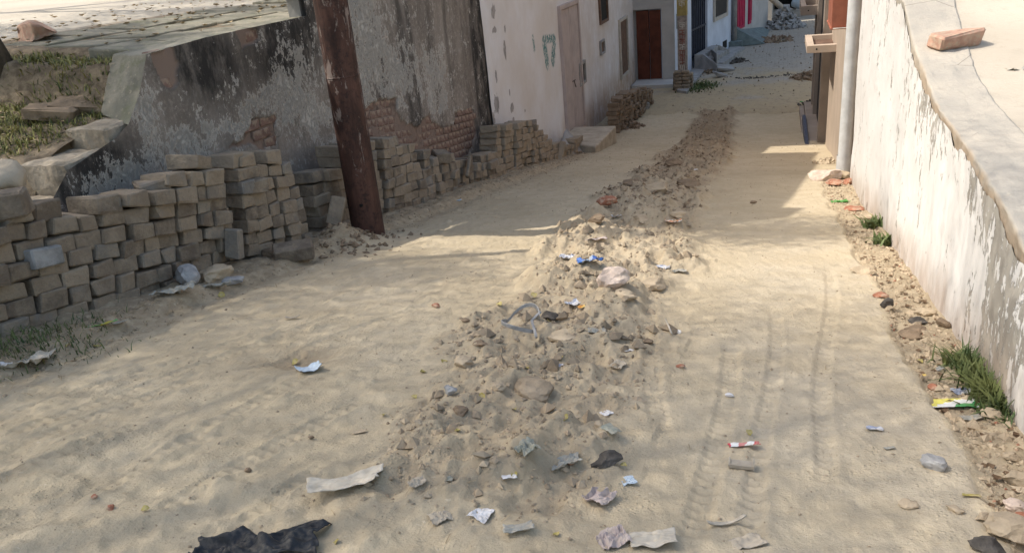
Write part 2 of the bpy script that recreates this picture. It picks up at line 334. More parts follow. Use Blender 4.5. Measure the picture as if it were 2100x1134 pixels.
# ------------------------------------------------------------------ lane ground
_py = np.array([-5, 0, 11.6, 13, 14.5, 16.5, 60.]); _pz = np.array([.9, 0, -2.066, -2.27, -2.40, -2.5, -2.55])
def prof(y): return np.interp(y, _py, _pz)
def base(px, py): return onS(px, py, lambda x, y: prof(y))
EL = np.array([base(*p)[:2] for p in [(770, 1000), (770, 850), (900, 740), (1040, 620), (1090, 545), (1190, 450), (1270, 380), (1400, 290), (1440, 212)]])
ER = np.array([base(*p)[:2] for p in [(1300, 1100), (1310, 850), (1330, 760), (1395, 600), (1400, 520), (1430, 440), (1470, 380), (1500, 300), (1515, 212)]])
SE = np.array([base(*p)[:2] for p in [(2060, 1134), (1975, 930), (1880, 780), (1820, 690), (1795, 600), (1740, 500), (1690, 400), (1650, 300)]])
def xl(y): return np.interp(y, EL[:, 1], EL[:, 0])
def xr(y): return np.interp(y, ER[:, 1], ER[:, 0])
def xe(y): return np.interp(y, SE[:, 1], SE[:, 0])
def bermmask(x, y):
    wob = .2*(fbm(x*3, y*2.2, 4, 5)-.5)*2
    m = ss(-.12, .12, x-xl(y)+wob)*ss(-.12, .14, xr(y)-x+wob)
    return m*ss(1.15, 1.5, y)*ss(17.6, 16.6, y)
TR = [((300, 1075), (760, 818), .03), ((150, 1045), (640, 770), .025), ((0, 900), (700, 640), .03), ((0, 850), (600, 660), .02), ((1500, 700), (1430, 1134), .03), ((1590, 640), (1550, 1134), .025), ((60, 905), (420, 770), .03), ((0, 990), (330, 860), .025), ((1360, 900), (1320, 560), .03), ((420, 1134), (700, 940), .02), ((1700, 560), (1690, 1000), .025), ((500, 760), (900, 620), .025)]
TRW = [(base(*a)[:2], base(*b)[:2], w_) for a, b, w_ in TR]
def relief(x, y, full=True):
    m = bermmask(x, y); near = ss(9, 3, y)
    z = .035*(fbm(x*1.3, y*1.0, 3, 11)-.5)
    h = .01*m+m*((.20+.08*ss(2.6, 4.5, y))*np.maximum(fbm(x*4.4, y*3.4, 5, 21, .55)-.38, 0)+.06*rdg(x*8, y*7, 4, 23)-.035)
    h = h+m*.06*np.exp(-((y-3.4)/.5)**2)*fbm(x*3, y*3, 3, 31)
    z = z+h
    sand = 1-m
    z = z+sand*.008*(fbm(x*30+y*12, y*9, 4, 41, .65)-.5)+.006*(fbm(x*30, y*30, 3, 43)-.5)*(.5+m)
    z = z+.010*np.maximum(fbm(x*11, y*9, 3, 47)-.52, 0)*sand*(x < -.3)*4
    rough = ss(1.9, 1.1, y)*ss(-.1, -.5, x)
    z = z+rough*.05*(fbm(x*8, y*8, 4, 51)-.35)
    if full:
        for a, b, wd_ in TRW:
            d = b-a; L = np.hypot(*d); d = d/L; u = (x-a[0])*d[0]+(y-a[1])*d[1]; v = (x-a[0])*d[1]-(y-a[1])*d[0]+.015*np.sin(u*3)
            k = ss(0, .1, u)*ss(L, L-.1, u)
            for of in (-wd_*.7, 0, wd_*.7):
                z = z-k*.0042*np.exp(-((v-of)/.009)**2)*(.4+fbm(u*3, v*3+of*50, 2, 65))
            g = np.exp(-(v/wd_)**4); z = z-k*g*.002+k*.0028*np.exp(-((np.abs(v)-wd_*1.35)/.012)**2)+k*g*.0035*np.sin(u*2*np.pi/.04+np.abs(v)*70)
    z = z-.10*ss(15.6, 17.9, y+1.6*(fbm(x*.9, y*.7, 4, 64)-.5)*2)
    e = x-xe(y)+.05*(fbm(x*0+3, y*5, 4, 61)-.5)*2
    dr = ss(0, .035, e)*ss(8.5, 6.5, y)
    z = z-dr*.028+dr*.045*np.maximum(fbm(x*10, y*10, 4, 63)-.42, 0)
    dl = ss(-2.72, -2.85, x)*ss(12, 9, y)
    z = z+dl*(.03+.05*fbm(x*7, y*7, 4, 67))
    pit = np.exp(-(((x+1.78)/.13)**2+((y-2.28)/.10)**2)); z = z-.05*pit
    pm = np.exp(-(((x+2.80)/.2)**2+((y-4.45)/.2)**2)); z = z+.075*pm*(.3+1.4*fbm(x*9, y*9, 4, 71))
    return z
def gz(x, y): x = np.asarray(x, float); y = np.asarray(y, float); return prof(y)+relief(x, y)
def G(px, py): return onS(px, py, gz)

ys = np.geomspace(.6, 17.9, 960); xs = np.linspace(-3.45, .72, 600)
xs = np.concatenate([[-5.5], xs])
YY, XX = np.meshgrid(ys, xs, indexing='ij'); ZZ = gz(XX, YY)
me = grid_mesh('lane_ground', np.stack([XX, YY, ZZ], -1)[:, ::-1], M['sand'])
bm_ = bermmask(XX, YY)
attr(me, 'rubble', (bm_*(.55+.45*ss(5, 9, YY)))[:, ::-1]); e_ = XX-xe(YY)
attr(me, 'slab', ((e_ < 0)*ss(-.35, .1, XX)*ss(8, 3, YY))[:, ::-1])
brn = np.maximum(ss(-2.5, -2.9, XX)*.8, ss(0, .06, e_)*ss(9, 6, YY)*.45); brn = np.maximum(brn, bm_*ss(7, 13, YY)*.65)  # browner along stack foot, verge and far mound, and in the pit
brn = np.maximum(brn, .8*np.exp(-(((XX+1.78)/.16)**2+((YY-2.28)/.13)**2))); attr(me, 'brown_earth', brn[:, ::-1])
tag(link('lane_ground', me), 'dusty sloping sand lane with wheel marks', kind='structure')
xs2 = np.linspace(-6, 9, 260); ys2 = np.concatenate([np.linspace(15.6, 20, 160)[:-1], np.linspace(20, 46, 140)]); YY, XX = np.meshgrid(ys2, xs2, indexing='ij')
lin = prof(YY)+.004+.07*(fbm(XX*1.1, YY*.8, 5, 80, .6)-.5)*ss(19.5, 17.5, YY)+.012*(fbm(XX*1.2, YY*1.2, 4, 81)-.5)-.08*ss(16.3, 15.6, YY)
tag(link('lane_paving', grid_mesh('lane_paving', np.stack([XX, YY, lin], -1)[:, ::-1], M['paving'])), 'grey paved end of the lane', kind='structure')
tag(link('ground', mesh('ground', [(-150, -60, -3.2), (150, -60, -3.2), (150, 200, -3.2), (-150, 200, -3.2)], [(0, 1, 2, 3)], M['cement_warm'])), 'low ground under everything', kind='structure')

# ------------------------------------------------------------------ terraces
XF = -3.4
FE = [(100, 430), (106, 412), (140, 350), (236, 285), (262, 256), (284, 190), (298, 112)]
LE = [(40, 430), (48, 395), (60, 330), (140, 268), (205, 232), (214, 180), (230, 112)]
FEw = np.array([onX(a, b, XF) for a, b in FE]+[[XF, 4.2, .665], [XF, 5.42, .668]]); LEw = np.array([onX(a, b, XF-.33) for a, b in LE]+[[XF-.36, 4.3, .66], [XF-.36, 5.42, .665]])
FEw[:, 1] = np.maximum.accumulate(FEw[:, 1]+np.arange(len(FEw))*1e-3)
print('FE', np.round(FEw, 2).tolist(), 'LE', np.round(LEw, 2).tolist())
_ty = np.array([0, 2.0, 2.43, 2.69, 3.14, 3.99, 4.79, 5.39, 7, 9]); _tz = np.array([.0, .02, .04, .09, .12, .14, .28, .47, .55, .58])
def rtop(y): return np.interp(y, _ty, _tz)
CO = [(1958, 0), (1972, 50), (1987, 100), (2004, 150), (2060, 230), (2100, 275), (2200, 400)]
CO = np.array([onS(px, py, lambda x, y: rtop(y)) for px, py in CO]); CO = CO[np.argsort(CO[:, 1])]
def xo(y): return np.interp(y, CO[:, 1], CO[:, 0])
# right terrace ground
ys3 = np.linspace(.3, 8.1, 260); us = np.linspace(0, 1, 140)**1.6
YY, UU = np.meshgrid(ys3, us, indexing='ij'); XX = xo(YY)+UU*9-.03
ZZ = rtop(YY)-.016*(1-np.exp(-UU*60))-.004+.006*(fbm(XX*3, YY*3, 4, 90)-.5)+.01*UU
tag(link('right_terrace_ground', grid_mesh('right_terrace_ground', np.stack([XX, YY, ZZ], -1)[:, ::-1], M['terrace'])), 'pale sunlit cement ground above the white wall', kind='structure')
# left terrace ground
def lter(x, y): return .645+.055*np.maximum(-3.75-x, 0)
def bank(x, y):
    return np.interp(y, LEw[1:7, 1], LEw[1:7, 2])-.02+.13*(-3.73-x)
def leftz(x, y):
    t = ss(3.86, 3.96, y+.14*(x+3.7)+.04*np.sin(x*5)); b = np.minimum(bank(x, y), lter(x, y)-.05)+.05*(fbm(x*5, y*5, 4, 95)-.5)
    return b*(1-t)+(lter(x, y)+.015*(fbm(x*4, y*4, 3, 96)-.5))*t
ys4 = np.concatenate([np.linspace(-3, 2, 30)[:-1], np.linspace(2, 6, 180)[:-1], np.linspace(6, 60, 60)]); xs4 = np.concatenate([np.linspace(-60, -8, 30)[:-1], np.linspace(-8, -3.66, 170)])
YY, XX = np.meshgrid(ys4, xs4, indexing='ij'); ZZ = leftz(XX, YY)
n = N('terrace_soil_and_cement'); p = n.geo()
c1 = n.mix(n.ramp(n.noise(p, 1.3, 5), .3, .7), (.43, .385, .315), (.50, .45, .375)); c1 = n.mix(n.ramp(n.noise(p, 16, 6, .7), .5, .75, 0, .3), c1, (.36, .31, .24))
c2 = n.mix(n.ramp(n.noise(p, 12, 6, .7), .35, .65), (.12, .09, .06), (.27, .21, .14)); n.col(n.mix(n.ramp(n.math('ADD', n.at('soil'), n.math('MULTIPLY', n.noise(p, 5, 4), .4)), .55, .75), c1, c2)); n.bump(n.noise(p, 40, 6, .7), .012, .8); M['lt'] = n.m
me = grid_mesh('left_terrace_ground', np.stack([XX, YY, ZZ], -1)[:, ::-1], M['lt']); attr(me, 'soil', (np.maximum(ss(4.1, 3.9, YY+.14*(XX+3.7)), .8*ss(-6.2, -4.6, XX)*ss(8.5, 6, YY)))[:, ::-1])
tag(link('left_terrace_ground', me), 'raised pale ground with a soil bank above the grey wall', kind='structure')

# ------------------------------------------------------------------ grey retaining wall and plastered house wall behind the stacks
def inpoly(px, pz, poly):
    r = np.zeros(px.shape, bool); n_ = len(poly)
    for i in range(n_):
        x1, y1 = poly[i]; x2, y2 = poly[(i+1) % n_]
        c_ = ((y1 > pz) != (y2 > pz)) & (px < (x2-x1)*(pz-y1)/((y2-y1) or 1e-9)+x1); r ^= c_
    return r
EXP = [[(732, 300), (735, 240), (750, 222), (790, 200), (812, 205), (815, 235), (835, 258), (862, 252), (880, 232), (888, 252), (912, 264), (934, 250), (934, 230), (972, 225), (978, 270), (960, 330), (860, 330)],
       [(306, 106), (345, 98), (362, 138), (366, 178), (340, 186), (326, 150)], [(520, 245), (570, 240), (570, 300), (460, 304), (490, 290), (515, 270)], [(480, 62), (530, 55), (532, 92), (490, 98)]]
EXW = [[tuple(onX(a, b, XF)[1:]) for a, b in P_] for P_ in EXP]
def bare(Y, Z):
    wy = .05*(fbm(Y*9, Z*9, 3, 101)-.5)*2; wz = .05*(fbm(Y*9, Z*9, 3, 103)-.5)*2; m = np.zeros(Y.shape, bool)
    for P_ in EXW: m |= inpoly(Y+wy, Z+wz, P_)
    return m
def blot(Y, Z, px, py, r, ar=1.0):
    c_ = onX(px, py, XF); return np.exp(-(((Y-c_[1])/(r))**2+((Z-c_[2])/(r*ar))**2))
def wallA_top(y): return np.interp(y, np.r_[2.55, FEw[:, 1]], np.r_[-.4, FEw[:, 2]])
def grey_attrs(me, Y, Z):
    lime = sum(blot(Y, Z, *b) for b in [(570, 200, .22, 1.0), (500, 250, .22, .7), (610, 170, .2, 1.2), (400, 280, .2, .6), (640, 240, .2, 1), (300, 230, .12, 1.5), (330, 330, .35, .35), (735, 60, .6, 1.1), (730, 180, .45, 1.0), (890, 150, .4, .8), (900, 210, .3, .6), (820, 170, .35, .8), (945, 240, .2, .5), (230, 380, .2, .5)])
    mould = sum(blot(Y, Z, *b) for b in [(560, 100, .35, 1.1), (440, 150, .3, .9), (380, 110, .3, .6), (620, 90, .3, .8), (160, 380, .3, .5), (240, 350, .25, .8), (670, 10, .35, .4)])
    ec = onX(992, 120, XF)[1]; mould = mould+1.3*np.exp(-((Y-ec+.25*(fbm(Y*0, Z*3, 3, 111)-.5))/.32)**2)
    mould = mould+.75*ss(.5, .72, fbm(Y*5, Z*.5, 4, 112))*ss(5.5, 6.2, Y)
    attr(me, 'lime', np.clip(lime, 0, 1.0)+.12); attr(me, 'mould', np.clip(mould, 0, 1)); attr(me, 'bare', bare(Y, Z).astype(float))
def face(name, y0, y1, zb, zt, X, res, matn, disp, attrs, parent, sgn=1):
    ny = int((y1-y0)/res)+1; nz = int((max(zt(y0), zt(y1), float(np.max(zt(np.linspace(y0, y1, 50)))))-zb)/res)+1
    Yg, V = np.meshgrid(np.linspace(y0, y1, ny), np.linspace(0, 1, nz), indexing='ij'); T = zt(Yg); Zg = zb+V*(T-zb)
    P_ = np.stack([X+sgn*disp(Yg, Zg), Yg, Zg], -1)
    me = grid_mesh(name, P_ if sgn > 0 else P_[::-1], M[matn]); attrs(me, Yg if sgn > 0 else Yg[::-1], Zg if sgn > 0 else Zg[::-1])
    return link(name, me, parent)
def greyd(Y, Z): return .016*(fbm(Y*5, Z*4, 5, 120)-.5)+.05*(fbm(Y*1.2, Z*1.2, 2, 121)-.5)-.017*bare(Y, Z)
rw = thing('retaining_wall', 'low crumbling grey plaster wall holding up the raised ground, with patches of bare brick', 'wall', (XF, 4.2, -.8))
rw_off = Vector(rw.location)
def child(o, parent):
    o.parent = parent; o.location = Vector(o.location)-Vector(parent.location); return o
o = face('plaster_face', 2.66, 5.42, -1.25, wallA_top, XF, .011, 'plaster', greyd, grey_attrs, None); child(o, rw)
# top and back of the low wall
tt = np.concatenate([np.linspace(0, 6, 190), np.linspace(6, 8, 120)[1:]]); vv = np.linspace(0, 1, 34); TT, V = np.meshgrid(tt, vv, indexing='ij')
I_ = np.arange(len(FEw)); A_ = np.stack([np.interp(tt, I_, FEw[:, k]) for k in range(3)], -1); B2 = np.stack([np.interp(tt, I_, LEw[:, k]) for k in range(3)], -1)
A_[:, 0] += greyd(A_[:, 1], A_[:, 2])
P_ = A_[:, None]*(1-V[..., None])+B2[:, None]*V[..., None]; rg = ss(4.6, 3.9, TT)
keep = int(np.argmax(tt > 3.95)); P_[..., 2] += (.012)*(fbm(TT*2.5+V*2, V*4, 5, 130)-.5)*np.sin(np.pi*V)**.5*2-.12*(V > .97); P_ = P_[keep:]
me = grid_mesh('coping', P_[:, ::-1], M['mossy']); child(link('coping', me), rw)
def roughbox(lo, hi, cuts=9, amp=.02, seed=0, taper=.0):
    bm = bmesh.new(); bmesh.ops.create_cube(bm, size=1); bmesh.ops.subdivide_edges(bm, edges=bm.edges[:], cuts=cuts, use_grid_fill=True); V = []
    lo = np.array(lo); hi = np.array(hi); P0 = np.array([v.co[:] for v in bm.verts]); u = np.abs(P0*2); r_ = np.sort(u, axis=1)[:, 1]; P1 = P0*(1-.05*ss(.72, 1, r_)[:, None]); W = lo+(P1+.5)*(hi-lo)
    for a in range(3):
        b1, b2 = (a+1) % 3, (a+2) % 3; W[:, a] += amp*2*(fbm(W[:, b1]*9+seed, W[:, b2]*9+W[:, a]*5, 5, seed+a, .6)-.5)
    Fc = [[v.index for v in f.verts] for f in bm.faces]; bm.free(); return W, Fc
for i_, (lo, hi) in enumerate([((-3.72, 3.30, -.3), (-3.44, 3.62, .32)), ((-3.73, 2.97, -.4), (-3.44, 3.31, .21)), ((-3.70, 2.80, -.5), (-3.44, 2.98, .05))]):
    W_b, F_b = roughbox(lo, hi, seed=i_*5+3, amp=.026); child(link('stone', mesh('stone', W_b, F_b, M['brokencement'], False)), rw)

b = MB(); b.box((XF-.33, 2.9, -1.2), (XF-.06, 5.4, .0)); b.box((XF-.33, 3.75, .003), (XF-.06, 5.4, .6)); child(b.build('core', M['cement_warm']), rw)

# brick meshes
def worn_box(dx, dy, dz, r=.012, jit=.006, seed=0):
    rr = random.Random(seed); bm = bmesh.new(); bmesh.ops.create_cube(bm, size=1)
    for v in bm.verts:
        v.co = Vector((v.co.x*dx, v.co.y*dy, v.co.z*dz))+Vector([rr.uniform(-jit, jit) for _ in range(3)])
    bmesh.ops.bevel(bm, geom=bm.edges[:], offset=r, segments=1, affect='EDGES', profile=.5)
    for v in bm.verts: v.co += Vector([rr.uniform(-jit, jit)*.35 for _ in range(3)])
    V = [v.co.copy() for v in bm.verts]; Fc = [[v.index for v in f.verts] for f in bm.faces]; bm.free(); return V, Fc
def bmeshes(pref, dims, mat, k, **kw): return [mesh(pref, *worn_box(*dims, seed=i+hash(dims) % 97, **kw), mat, True) for i in range(k)]
WB = [mesh('brick', *worn_box(.05, .208, .064, r=.005, jit=.004, seed=60+i), M['wallbrick'], False) for i in range(6)]
rngb = random.Random(3); cnt = 0
hs = thing('plastered_wall', 'tall streaked grey plaster wall with bare brick courses above the block stacks', 'wall', (XF, 7.3, -1.3))
tn = math.tan(math.radians(-7.5))
for gi, P_ in enumerate(EXW):
    par = hs if gi == 0 else rw; y0 = min(a for a, _ in P_); y1 = max(a for a, _ in P_); z0 = min(b_ for _, b_ in P_); z1 = max(b_ for _, b_ in P_)
    sl_ = tn if gi == 0 else 0
    for k in range(-30, 30):
        zc = k*.077
        for j in range(-1, 40):
            y = y0+j*.222+(k % 2)*.111; z = (z0+z1)/2+zc+(y-(y0+y1)/2)*sl_
            if not (z0-.05 < z < z1+.05 and y < y1+.1): continue
            if not inpoly(np.array([y]), np.array([z]), P_)[0] or (gi > 1 and rngb.random() < .35): continue
            o = link('brick', rngb.choice(WB), par, Vector((XF-.037+rngb.uniform(-.005, .003), y, z))-Vector(par.location), (rngb.uniform(-.02, .02)+math.atan(sl_), rngb.uniform(-.03, .03), rngb.uniform(-.03, .03))); cnt += 1
# rough stones of the broken wall end
def rockmesh(seed, sx, sy, sz, ang=.5, sub=3, nz=.18):
    rr = random.Random(seed); bm = bmesh.new(); bmesh.ops.create_icosphere(bm, subdivisions=sub, radius=.5)
    pl = [(Vector([rr.gauss(0, 1) for _ in range(3)]).normalized(), rr.uniform(.26, .42)) for _ in range(9)]
    ox = rr.uniform(0, 50)
    for v in bm.verts:
        c_ = v.co
        for nn, d in pl:
            e = c_.dot(nn)-d
            if e > 0: c_ -= nn*e*ang*1.8
        h = float(fbm(np.array([c_.x*5+ox]), np.array([c_.y*5+c_.z*4+ox]), 3, seed)[0])-.5
        h2 = float(fbm(np.array([c_.x*14+ox]), np.array([c_.y*14+c_.z*11+ox]), 3, seed+3)[0])-.5
        v.co = c_*(1+nz*2.2*h+nz*1.0*h2)
    for v in bm.verts: v.co = Vector((v.co.x*sx, v.co.y*sy, v.co.z*sz))*1.15
    V = [v.co.copy() for v in bm.verts]; Fc = [[v.index for v in f.verts] for f in bm.faces]; bm.free(); return V, Fc
# house wall B
o = face('plaster_face', 5.42, 9.2, -2.2, lambda y: np.full_like(np.asarray(y, float), 1.75), XF, .0135, 'plaster', greyd, grey_attrs, None); child(o, hs)
b = MB(); b.box((XF-.15, 5.425, -2.4), (XF-.045, 9.19, 1.75)); b.box((XF-.15, 5.425, 1.752), (XF+.02, 9.19, 4.0)); child(b.build('core', M['cement']), hs)
b = MB(); b.prism([(XF-.16, y, z) for y, z in ((5.424, .80), (5.3, .90), (4.9, .93), (4.5, .97), (4.62, 1.12), (4.72, 1.3), (4.82, 1.62), (4.95, 1.9), (4.8, 2.4), (4.62, 3.1), (4.75, 3.6), (5.0, 4.2), (5.424, 4.3))], (.15, 0, 0)); child(b.build('shadow_plate', M['cement']), hs)  # plate added above view, its outline cut to cast the lane's shadow edge

# ------------------------------------------------------------------ whitewashed house (left, beyond)
wh = thing('whitewashed_house', 'pale whitewashed house with a pinkish double door and peeling paint beside the grey wall', 'house', (XF, 11.5, -2.2))
XW = XF+.012
def white_attrs(me, Y, Z):
    peel = np.zeros_like(Y)
    for px, py, ry, rz in [(1012, 25, .10, .10), (1016, 62, .12, .05), (1036, 60, .05, .06), (1036, 100, .06, .14), (1018, 158, .05, .10), (1018, 215, .12, .14), (1050, 222, .09, .08), (1008, 245, .14, .12), (1076, 228, .05, .03), (1045, 190, .03, .05), (1052, 245, .06, .04)]:
        c_ = onX(px, py, XW); peel = np.maximum(peel, np.exp(-(((Y-c_[1])/ry)**2+((Z-c_[2])/rz)**2)))
    attr(me, 'peel', np.clip(peel*1.4, 0, 1.1))
    tl = np.zeros_like(Y)
    segs = [((1116, 88), (1122, 128), .10), ((1137, 86), (1134, 125), .10), ((1116, 82), (1136, 79), .06), ((1093, 78), (1096, 102), .04), ((1120, 132), (1123, 144), .02)]
    for a, b_, w_ in segs:
        A = onX(*a, XW)[1:]; B_ = onX(*b_, XW)[1:]; d = B_-A; t = np.clip(((Y-A[0])*d[0]+(Z-A[1])*d[1])/d.dot(d), 0, 1)
        dist = np.hypot((Y-A[0]-t*d[0])*.75, (Z-A[1]-t*d[1])*.8); tl = np.maximum(tl, ss(w_, w_*.6, dist))
    attr(me, 'teal', tl); attr(me, 'grime', .55*ss(-1.6, -2.2, Z)+.18*fbm(Y*2, Z*2, 3, 140)+.35*ss(12, 16, Y))
whd = lambda Y, Z: .012*(fbm(Y*2.5, Z*2.5, 4, 150)-.5)+.03*(fbm(Y*.8, Z*.8, 2, 151)-.5)
for nm, y0, y1 in (('plaster_face', 9.2, 14.75), ('plaster_face', 14.75, 20.0)):
    o = face(nm, y0, y1, -2.75, lambda y: np.full_like(np.asarray(y, float), 1.2), XW-(.03 if y0 > 14 else 0), .022, 'whitehouse', whd, white_attrs, None); child(o, wh)
b = MB(); b.box((XF-1.4, 9.2, -2.8), (XF-.05, 14.75, 2.75)); b.box((XF-2, 14.75, -2.8), (XF-.06, 20.6, 2.75)); b.box((XF-1.4, 9.2, 2.75), (XF+.0, 10.3, 3.9)); b.box((XF-2, 11.5, 2.75), (XF+.0, 20.6, 5.4)); b.box((XF-.055, 9.2, 1.2), (XW, 20.0, 2.745)); child(b.build('wall', M['cream']), wh)
# its door
def yz(px, py, X=XW): q = onX(px, py, X); return q[1], q[2]
yd0, zt_ = yz(1146, 22); yd1 = yz(1206, 252)[0]; ydm = yz(1180, 150)[0]; zb_ = yz(1178, 275)[1]
yd0 = 12.78; yd1 = 13.95; ydm = 13.32; zt_ = -.02
door = thing('d', None, None); bpy.data.objects.remove(door)
def part(b, name, mat, par, bevel=0, smooth=False): return child(b.build(name, M[mat], None, smooth, bevel), par)
fr = part(MB().box((XW-.02, yd0-.07, zb_), (XW+.055, yd0, zt_+.07)).box((XW-.02, yd1, zb_), (XW+.055, yd1+.07, zt_+.07)).box((XW-.02, yd0, zt_), (XW+.055, yd1, zt_+.07)), 'door_frame', 'doorpaint', wh, .006)
for a, c_ in ((yd0+.006, ydm-.012), (ydm+.012, yd1-.006)):
    o = part(MB().box((XW-.01, a, zb_), (XW+.03, c_, zt_-.01)).box((XW+.03, a+.07, zb_+.12), (XW+.036, c_-.07, zb_+.85)).box((XW+.03, a+.07, zb_+.98), (XW+.036, c_-.07, zt_-.1)), 'door', 'doorpaint', wh, .004)
part(MB().box((XW-.01, ydm-.012, zb_), (XW+.008, ydm+.012, zt_)), 'door_gap', 'crackline', wh)
part(MB().tube([(XW+.05, ydm-.1, zb_+.92), (XW+.07, ydm, zb_+.93), (XW+.05, ydm+.08, zb_+.92)], .008, 6).tube([(XW+.045, ydm+.02, zb_+.92), (XW+.07, ydm+.03, zb_+.8)], .008, 6), 'door_latch', 'crackline', wh)
def window(y0, y1, z0, z1, par, X=XW, frame='winframe', pane='wood', t=.05, prot=.05):
    f = part(MB().box((X-.01, y0, z0), (X+prot, y0+t, z1)).box((X-.01, y1-t, z0), (X+prot, y1, z1)).box((X-.01, y0+t, z0), (X+prot, y1-t, z0+t)).box((X-.01, y0+t, z1-t), (X+prot, y1-t, z1)), 'window', frame, par, .004)
    pn = MB().box((X-.005, y0+t, z0+t), (X+.015, y1-t, z1-t)).build('pane', M[pane]); pn.parent = f; pn.location = -Vector(f.location)-Vector(par.location)
    return f
window(yz(1184, 130)[0]-.05, yz(1196, 170)[0]+.1, yz(1190, 176)[1], yz(1190, 127)[1], wh, frame='cement', pane='dark')
XW2 = XW-.03
window(15.95, 16.75, yz(1236, 48, XW2)[1], .45, wh, XW2, 'wood', 'dark', .06)
window(15.85, 16.25, yz(1236, 110, XW2)[1], yz(1236, 80, XW2)[1], wh, XW2, 'cement', 'wood', .04)
window(17.95, 18.95, yz(1280, 156, XW2)[1], yz(1280, 34, XW2)[1], wh, XW2, 'winframe', 'wood', .06)

# doorstep block and leaning slab, before the door
ds = thing('doorstep', 'rough concrete doorstep block in front of the pinkish double door', 'step', (-3.0, 13.1, -2.3))
P_ = [onZ(*p_, -2.17) for p_ in [(1188, 262), (1262, 260), (1258, 268), (1228, 300), (1190, 283)]]
tp = [Vector((-3.14, 11.95, 0)), Vector((-2.66, 11.72, 0)), Vector((-2.60, 13.1, 0)), Vector((-3.33, 13.1, 0)), Vector((-3.37, 12.4, 0))]
b = MB(); b.prism([(v.x, v.y, -2.6) for v in tp], (0, 0, .62)); child(b.build('block', M['cement_warm'], None, False, .02), ds)
ls = mesh('leaning_slab', *worn_box(.50, .50, .07, r=.02, jit=.03, seed=8), M['cement'], True); tag(link('leaning_slab', ls, None, (-3.02, 11.72, -1.98), (.35, .95, .5)), 'broken grey concrete slab leaning on the doorstep', 'slab')

# ------------------------------------------------------------------ houses across the end
YB = 20.0
eh = thing('end_house', 'grey cream house end wall with a tall reddish brown door facing up the lane', 'house', (-2.9, 20.3, -2.5))
l_ = onY(1303, 20, YB); r_ = onY(1360, 172, YB); t2 = onY(1385, 100, YB)
xd0 = onY(1306, 100, YB)[0]; xd1 = onY(1358, 100, YB)[0]; zdt = onY(1330, 20, YB)[2]; zdb = onY(1335, 163, YB)[2]; xc = onY(1384, 100, YB)[0]
print('end', xd0, xd1, zdt, zdb, xc)
b = MB(); b.box((XF-.1, YB, zdt), (xc, YB+.6, 5.2)); b.box((xd1, YB, -2.75), (xc, YB+.6, zdt-.002)); b.box((XF-.1, YB+.12, -2.75), (xd1-.002, YB+.6, zdt-.002)); b.box((XF-4, YB+.602, -2.75), (xc, 30, 5.2)); part(b, 'wall', 'cement_pale', eh)
mid = (xd0+xd1)/2
for a, c_ in ((xd0, mid-.008), (mid+.008, xd1-.03)):
    b = MB(); b.box((a, YB+.03, zdb), (c_, YB+.1, zdt-.03))
    for z0 in (zdb+.08, zdb+.62, zdb+1.2, zdb+1.5):
        if z0+.35 < zdt: b.box((a+.05, YB+.022, z0), (c_-.05, YB+.03, z0+.42 if z0 < zdb+1.1 else z0+.24))
    part(b, 'door', 'brown_door', eh, .004)
part(MB().box((xd0-.02, YB-.02, zdb-.12), (xd1, YB+.1, zdb)), 'threshold', 'cement', eh, .005)
part(MB().box((XF, YB-.75, -2.6), (xc+.05, YB-.022, -2.41)), 'porch', 'cement_pale', eh, .01)
# row of houses along the far left
XR = -2.3
xa = onY(1384, 170, 20.0)
fA = np.array([xc, 20.0]); q1 = onZ(1499, 98, -2.5); q2 = onZ(1572, 60, -2.5); fB = q1[:2]; fC = q2[:2]
print('row', fA, fB, fC)
fd = (fB-fA)/np.linalg.norm(fB-fA); nrm = np.array([fd[1], -fd[0]])
def onF(px, py, A=None, d=None):                       # a pixel's point on the facade plane, as (distance along it, height)
    A = fA if A is None else A; d = fd if d is None else d; r = wd(px, py); n2 = np.array([d[1], -d[0]]); k = (A@n2)/(r[:2]@n2); p_ = r*k
    return float((p_[:2]-A)@d), float(p_[2]+EYE)
def fbox(b, u0, u1, z0, z1, o0, o1, A=None, d=None):
    A = fA if A is None else A; d = fd if d is None else d; nn = np.array([d[1], -d[0]])
    pts = [A+d*u+nn*o for u, o in ((u0, o0), (u1, o0), (u1, o1), (u0, o1))]; b.prism([(q[0], q[1], z0) for q in pts], (0, 0, z1-z0)); return b
LB = float(np.linalg.norm(fB-fA))
ug0 = onF(1418, 100)[0]; ug1 = onF(1451, 100)[0]
bw = thing('blue_gate_house', 'bluish white house with a dark blue metal gate and one window', 'house', (fA[0], fA[1], -2.5))
b = MB(); fbox(b, .004, ug0, -2.75, 7, -3, 0); fbox(b, ug1, LB, -2.75, 7, -3, 0); fbox(b, ug0, ug1, -2.75, 7, -3, -.15); part(b, 'wall', 'bluewhite', bw)
b = MB(); fbox(b, ug0+.01, ug1-.01, -2.2, 2.6, -.13, -.08)
for i in range(9): u = ug0+.05+(ug1-ug0-.1)*i/8; fbox(b, u-.012, u+.012, -2.15, 2.6, -.08, -.055)
for z in (-1.5, -.7, .1, .9): fbox(b, ug0+.01, ug1-.01, z, z+.05, -.055, -.045)
part(b, 'gate', 'gate', bw)
u0, z0 = onF(1462, 46); u1, _ = onF(1490, 30)
b = MB(); fbox(b, u0, u1, z0, z0+.1, 0, .05); fbox(b, u0, u0+.1, z0+.102, 1.6, 0, .05); fbox(b, u1-.1, u1, z0+.102, 1.6, 0, .05); f = part(b, 'window', 'winframe', bw)
b = MB(); fbox(b, u0+.1, u1-.1, z0+.102, 1.6, -.01, .02); pn = b.build('pane', M['glass_dark']); pn.parent = f; pn.location = -Vector(f.location)-Vector(bw.location)
